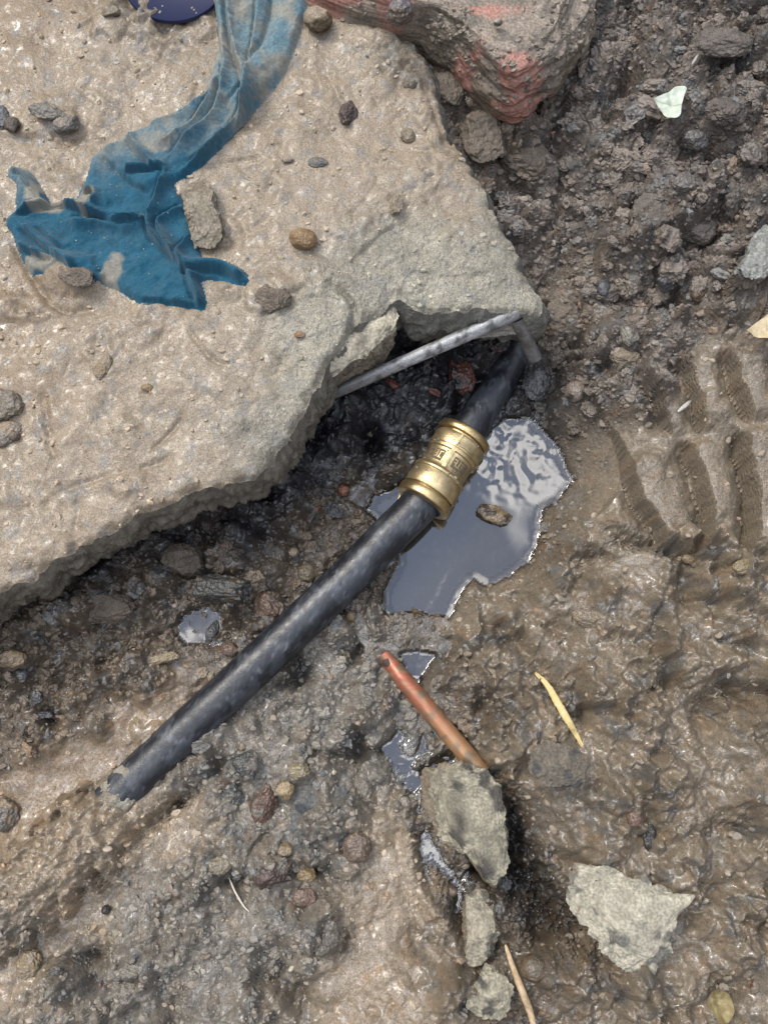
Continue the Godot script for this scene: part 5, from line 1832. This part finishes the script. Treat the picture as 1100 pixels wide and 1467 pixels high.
	# clods of earth
	var clods := ["large brown clod wedged under the red block's broken edge|690 195 84 96 -10|0.7|m", "crumbly clod right of the large one, under the red block's tip|752 232 70 60 0|0.6|m", "small clod between the slab corner and the red block|640 128 52 66 0|0.6|m", "rounded clod at the slab's far right corner|806 452 54 54 0|0.7|m", "brown clod under the whitish stone on the bank|893 512 48 34 0|0.7|b", "purple brown clod below the rag, at the left|112 396 52 34 10|0.6|m", "brown clod at the notch of the slab beside the rag's tail|392 428 52 44 20|0.6|m", "dark clod on the upper bank below the pale leaf|930 300 70 50 0|0.6|d", "dark clod by the slab's right edge|870 420 40 36 0|0.7|d", "dark overhanging clod at the upper right corner|1040 60 90 50 0|0.6|d", "grey clod with rough crumbs right of the pale leaf|1040 160 60 46 0|0.6|d", "clod at the middle of the dark bank|830 330 80 60 15|0.6|d", "clod on the bank left of the tall pale shard|1000 330 60 44 0|0.6|d", "black wet clod under the slab's lower edge|260 800 70 50 0|0.6|w", "dark clod under the slab near the left frame edge|150 872 84 54 0|0.6|w"]
	for item in clods:
		var q: PackedStringArray = item.split("|")
		k += 1
		var b := q[1].split(" ")
		var px := float(b[0])
		var py := float(b[1])
		var slabbed: bool = q[0].contains("below the rag") or q[0].contains("notch")
		var p := on(px, py, slab if slabbed else soil)
		var m := scale_at(px, py, p.y)
		var hw := float(b[2]) * 0.5 * m
		var hh := float(b[3]) * 0.5 * m
		var tall := minf(hw, hh) * float(q[2])
		var base: Color = KINDS[q[3]][0]
		var o := put("earth_clod", stone_mesh(5, Vector3(hw, tall, hh), k, 0.35, 0.7, [base, base * 1.25, base * 0.8]), grit_shared(0.7), null, p + Vector3(0, tall * 0.1, 0))
		o.rotation.y = deg_to_rad(-float(b[4]))
		tag(o, q[0], "clod")

var grits := {}
func grit_shared(rough: float) -> StandardMaterial3D:
	if not grits.has(rough):
		grits[rough] = grit_material(rough)
	return grits[rough]

# ---------------------------------------------------------------- leaves and twigs
func leaf(called: String, label: String, category: String, edge_px: String, ground: Relief, lift: float, c0: Color, c1: Color, curl: float, rib_px := "") -> void:
	var first := edge_px.split(" ")[0].split(",")
	var h := 0.0
	for item in edge_px.split(" "):
		var e := item.split(",")
		h = maxf(h, on(float(e[0]), float(e[1]), ground).y)
	h += lift * 0.3
	var poly := curved(line(edge_px + " " + edge_px.split(" ")[0], h), 60)
	var mid := Vector2.ZERO
	for p in poly:
		mid += p / poly.size()
	var rib := line(rib_px, h) if rib_px else PackedVector2Array()
	var v := PackedVector3Array()
	var c := PackedColorArray()
	var idx := PackedInt32Array()
	var rings := 12
	var n := poly.size()
	for r in rings + 1:
		for k in n:
			var p := mid.lerp(poly[k], float(r) / rings)
			var d := (p - mid).length()
			var y := h + curl * d * d * 26.0 + rock_noise.get_noise_2d(p.x * 4000.0, p.y * 4000.0) * 0.0022
			var m := smooth01(-0.3, 0.4, rock_noise.get_noise_2d(p.x * 9000.0, p.y * 9000.0))
			var col := c0.lerp(c1, m)
			if rib.size():
				var s := absf(path_sd(p, rib).x)
				y -= 0.0012 * exp(-pow(s / 0.0016, 2.0))
				col = col.lerp(Color(col.r * 0.5, col.g * 0.48, col.b * 0.42), exp(-pow(s / 0.0008, 2.0)) * 0.8)
			v.append(Vector3(p.x, y, p.y))
			c.append(col)
	for r in rings:
		for k in n - 1:
			var p := r * n + k
			idx.append_array(PackedInt32Array([p, p + n, p + 1, p + 1, p + n, p + n + 1]))
	var m := std(0.5)
	m.backlight_enabled = true
	m.backlight = Color(0.3, 0.3, 0.2)
	var o := put(called, pack(v, normals(v, idx), idx, c), m)
	tag(o, label, category)

func build_litter() -> void:
	leaf("fallen_leaf", "torn pale green leaf lying on the dark upper bank", "leaf", "934,143 944,138 956,134 966,128 980,130 978,140 975,152 972,168 964,173 954,171 947,162 940,154", soil, 0.010, Color(0.42, 0.47, 0.38), Color(0.52, 0.56, 0.47), 0.6, "933,142 955,148 978,151")
	leaf("fallen_leaf", "curled brown leaf in the mud near the lower right corner", "leaf", "1016,1412 1026,1414 1036,1418 1044,1430 1046,1444 1040,1454 1028,1461 1018,1452 1010,1440 1010,1426", soil, 0.009, Color(0.20, 0.155, 0.07), Color(0.30, 0.25, 0.13), 3.0, "1015,1412 1028,1436 1030,1460")
	leaf("fallen_leaf", "dry yellow tan leaf at the right frame edge", "leaf", "1064,478 1078,466 1092,456 1108,446 1112,470 1104,484 1088,486 1074,482", soil, 0.012, Color(0.50, 0.41, 0.26), Color(0.44, 0.35, 0.22), 1.0)
	var m := std(0.6)
	for q in [["grass_blade", "dry yellow grass blade lying on brown mud above the boulder", "grass", "764,964,0.006 780,980,0.007 796,1006,0.006 812,1034,0.005 824,1052,0.002 834,1070,0.0", 0.0034, 0.2, Color(0.52, 0.40, 0.15), Color(0.56, 0.45, 0.22)],
		["twig", "dry brown twig along the bottom beside the blocky rock", "twig", "722,1350,0.006 732,1380,0.008 744,1412,0.010 756,1444,0.010 768,1490,0.010", 0.0028, 0.7, Color(0.36, 0.25, 0.14), Color(0.46, 0.34, 0.21)],
		["twig", "short pale splinter lying across the scooped clay", "twig", "968,592,0.003 978,584,0.004 986,577,0.004", 0.0017, 0.8, Color(0.42, 0.40, 0.36), Color(0.5, 0.47, 0.42)],
		["root_fibre", "thin pale root fibre in the soil below the maroon stone", "root", "328,1254,0.002 338,1276,0.003 350,1296,0.003 358,1306,0.001", 0.0008, 1.0, Color(0.5, 0.46, 0.38), Color(0.55, 0.5, 0.42)],
		["root_fibre", "thin pale straw on the dark upper bank", "root", "988,98,0.004 993,91,0.006 998,83,0.004", 0.0012, 1.0, Color(0.45, 0.43, 0.4), Color(0.5, 0.47, 0.42)]]:
		var pts := PackedVector3Array()
		for item in (q[3] as String).split(" "):
			var w := item.split(",")
			pts.append(on(float(w[0]), float(w[1]), soil) + Vector3(0, float(w[2]), 0))
		var path := spline(pts, 40)
		var radii := PackedFloat32Array()
		for k in path.size():
			var t := float(k) / (path.size() - 1)
			radii.append(q[4] * (0.15 + 0.85 * pow(sin(PI * clampf(t * 0.94 + 0.03, 0.0, 1.0)), 0.6)))
		var c0: Color = q[6]
		var c1: Color = q[7]
		var thin: float = q[5]
		var r0: float = q[4]
		var o := put(q[0], tube_mesh(path, radii, 14, func(run: float, a: float, p: Vector3) -> Color: return c0.lerp(c1, smooth01(-0.3, 0.3, rock_fine.get_noise_3dv(p * 1000.0))), func(_r: float, a: float, _t: float) -> float: return -r0 * (1.0 - thin) * absf(cos(a)) * 0.8 + rock_fine.get_noise_2d(_r * 900.0, a) * r0 * 0.12), m)
		tag(o, q[1], q[2])
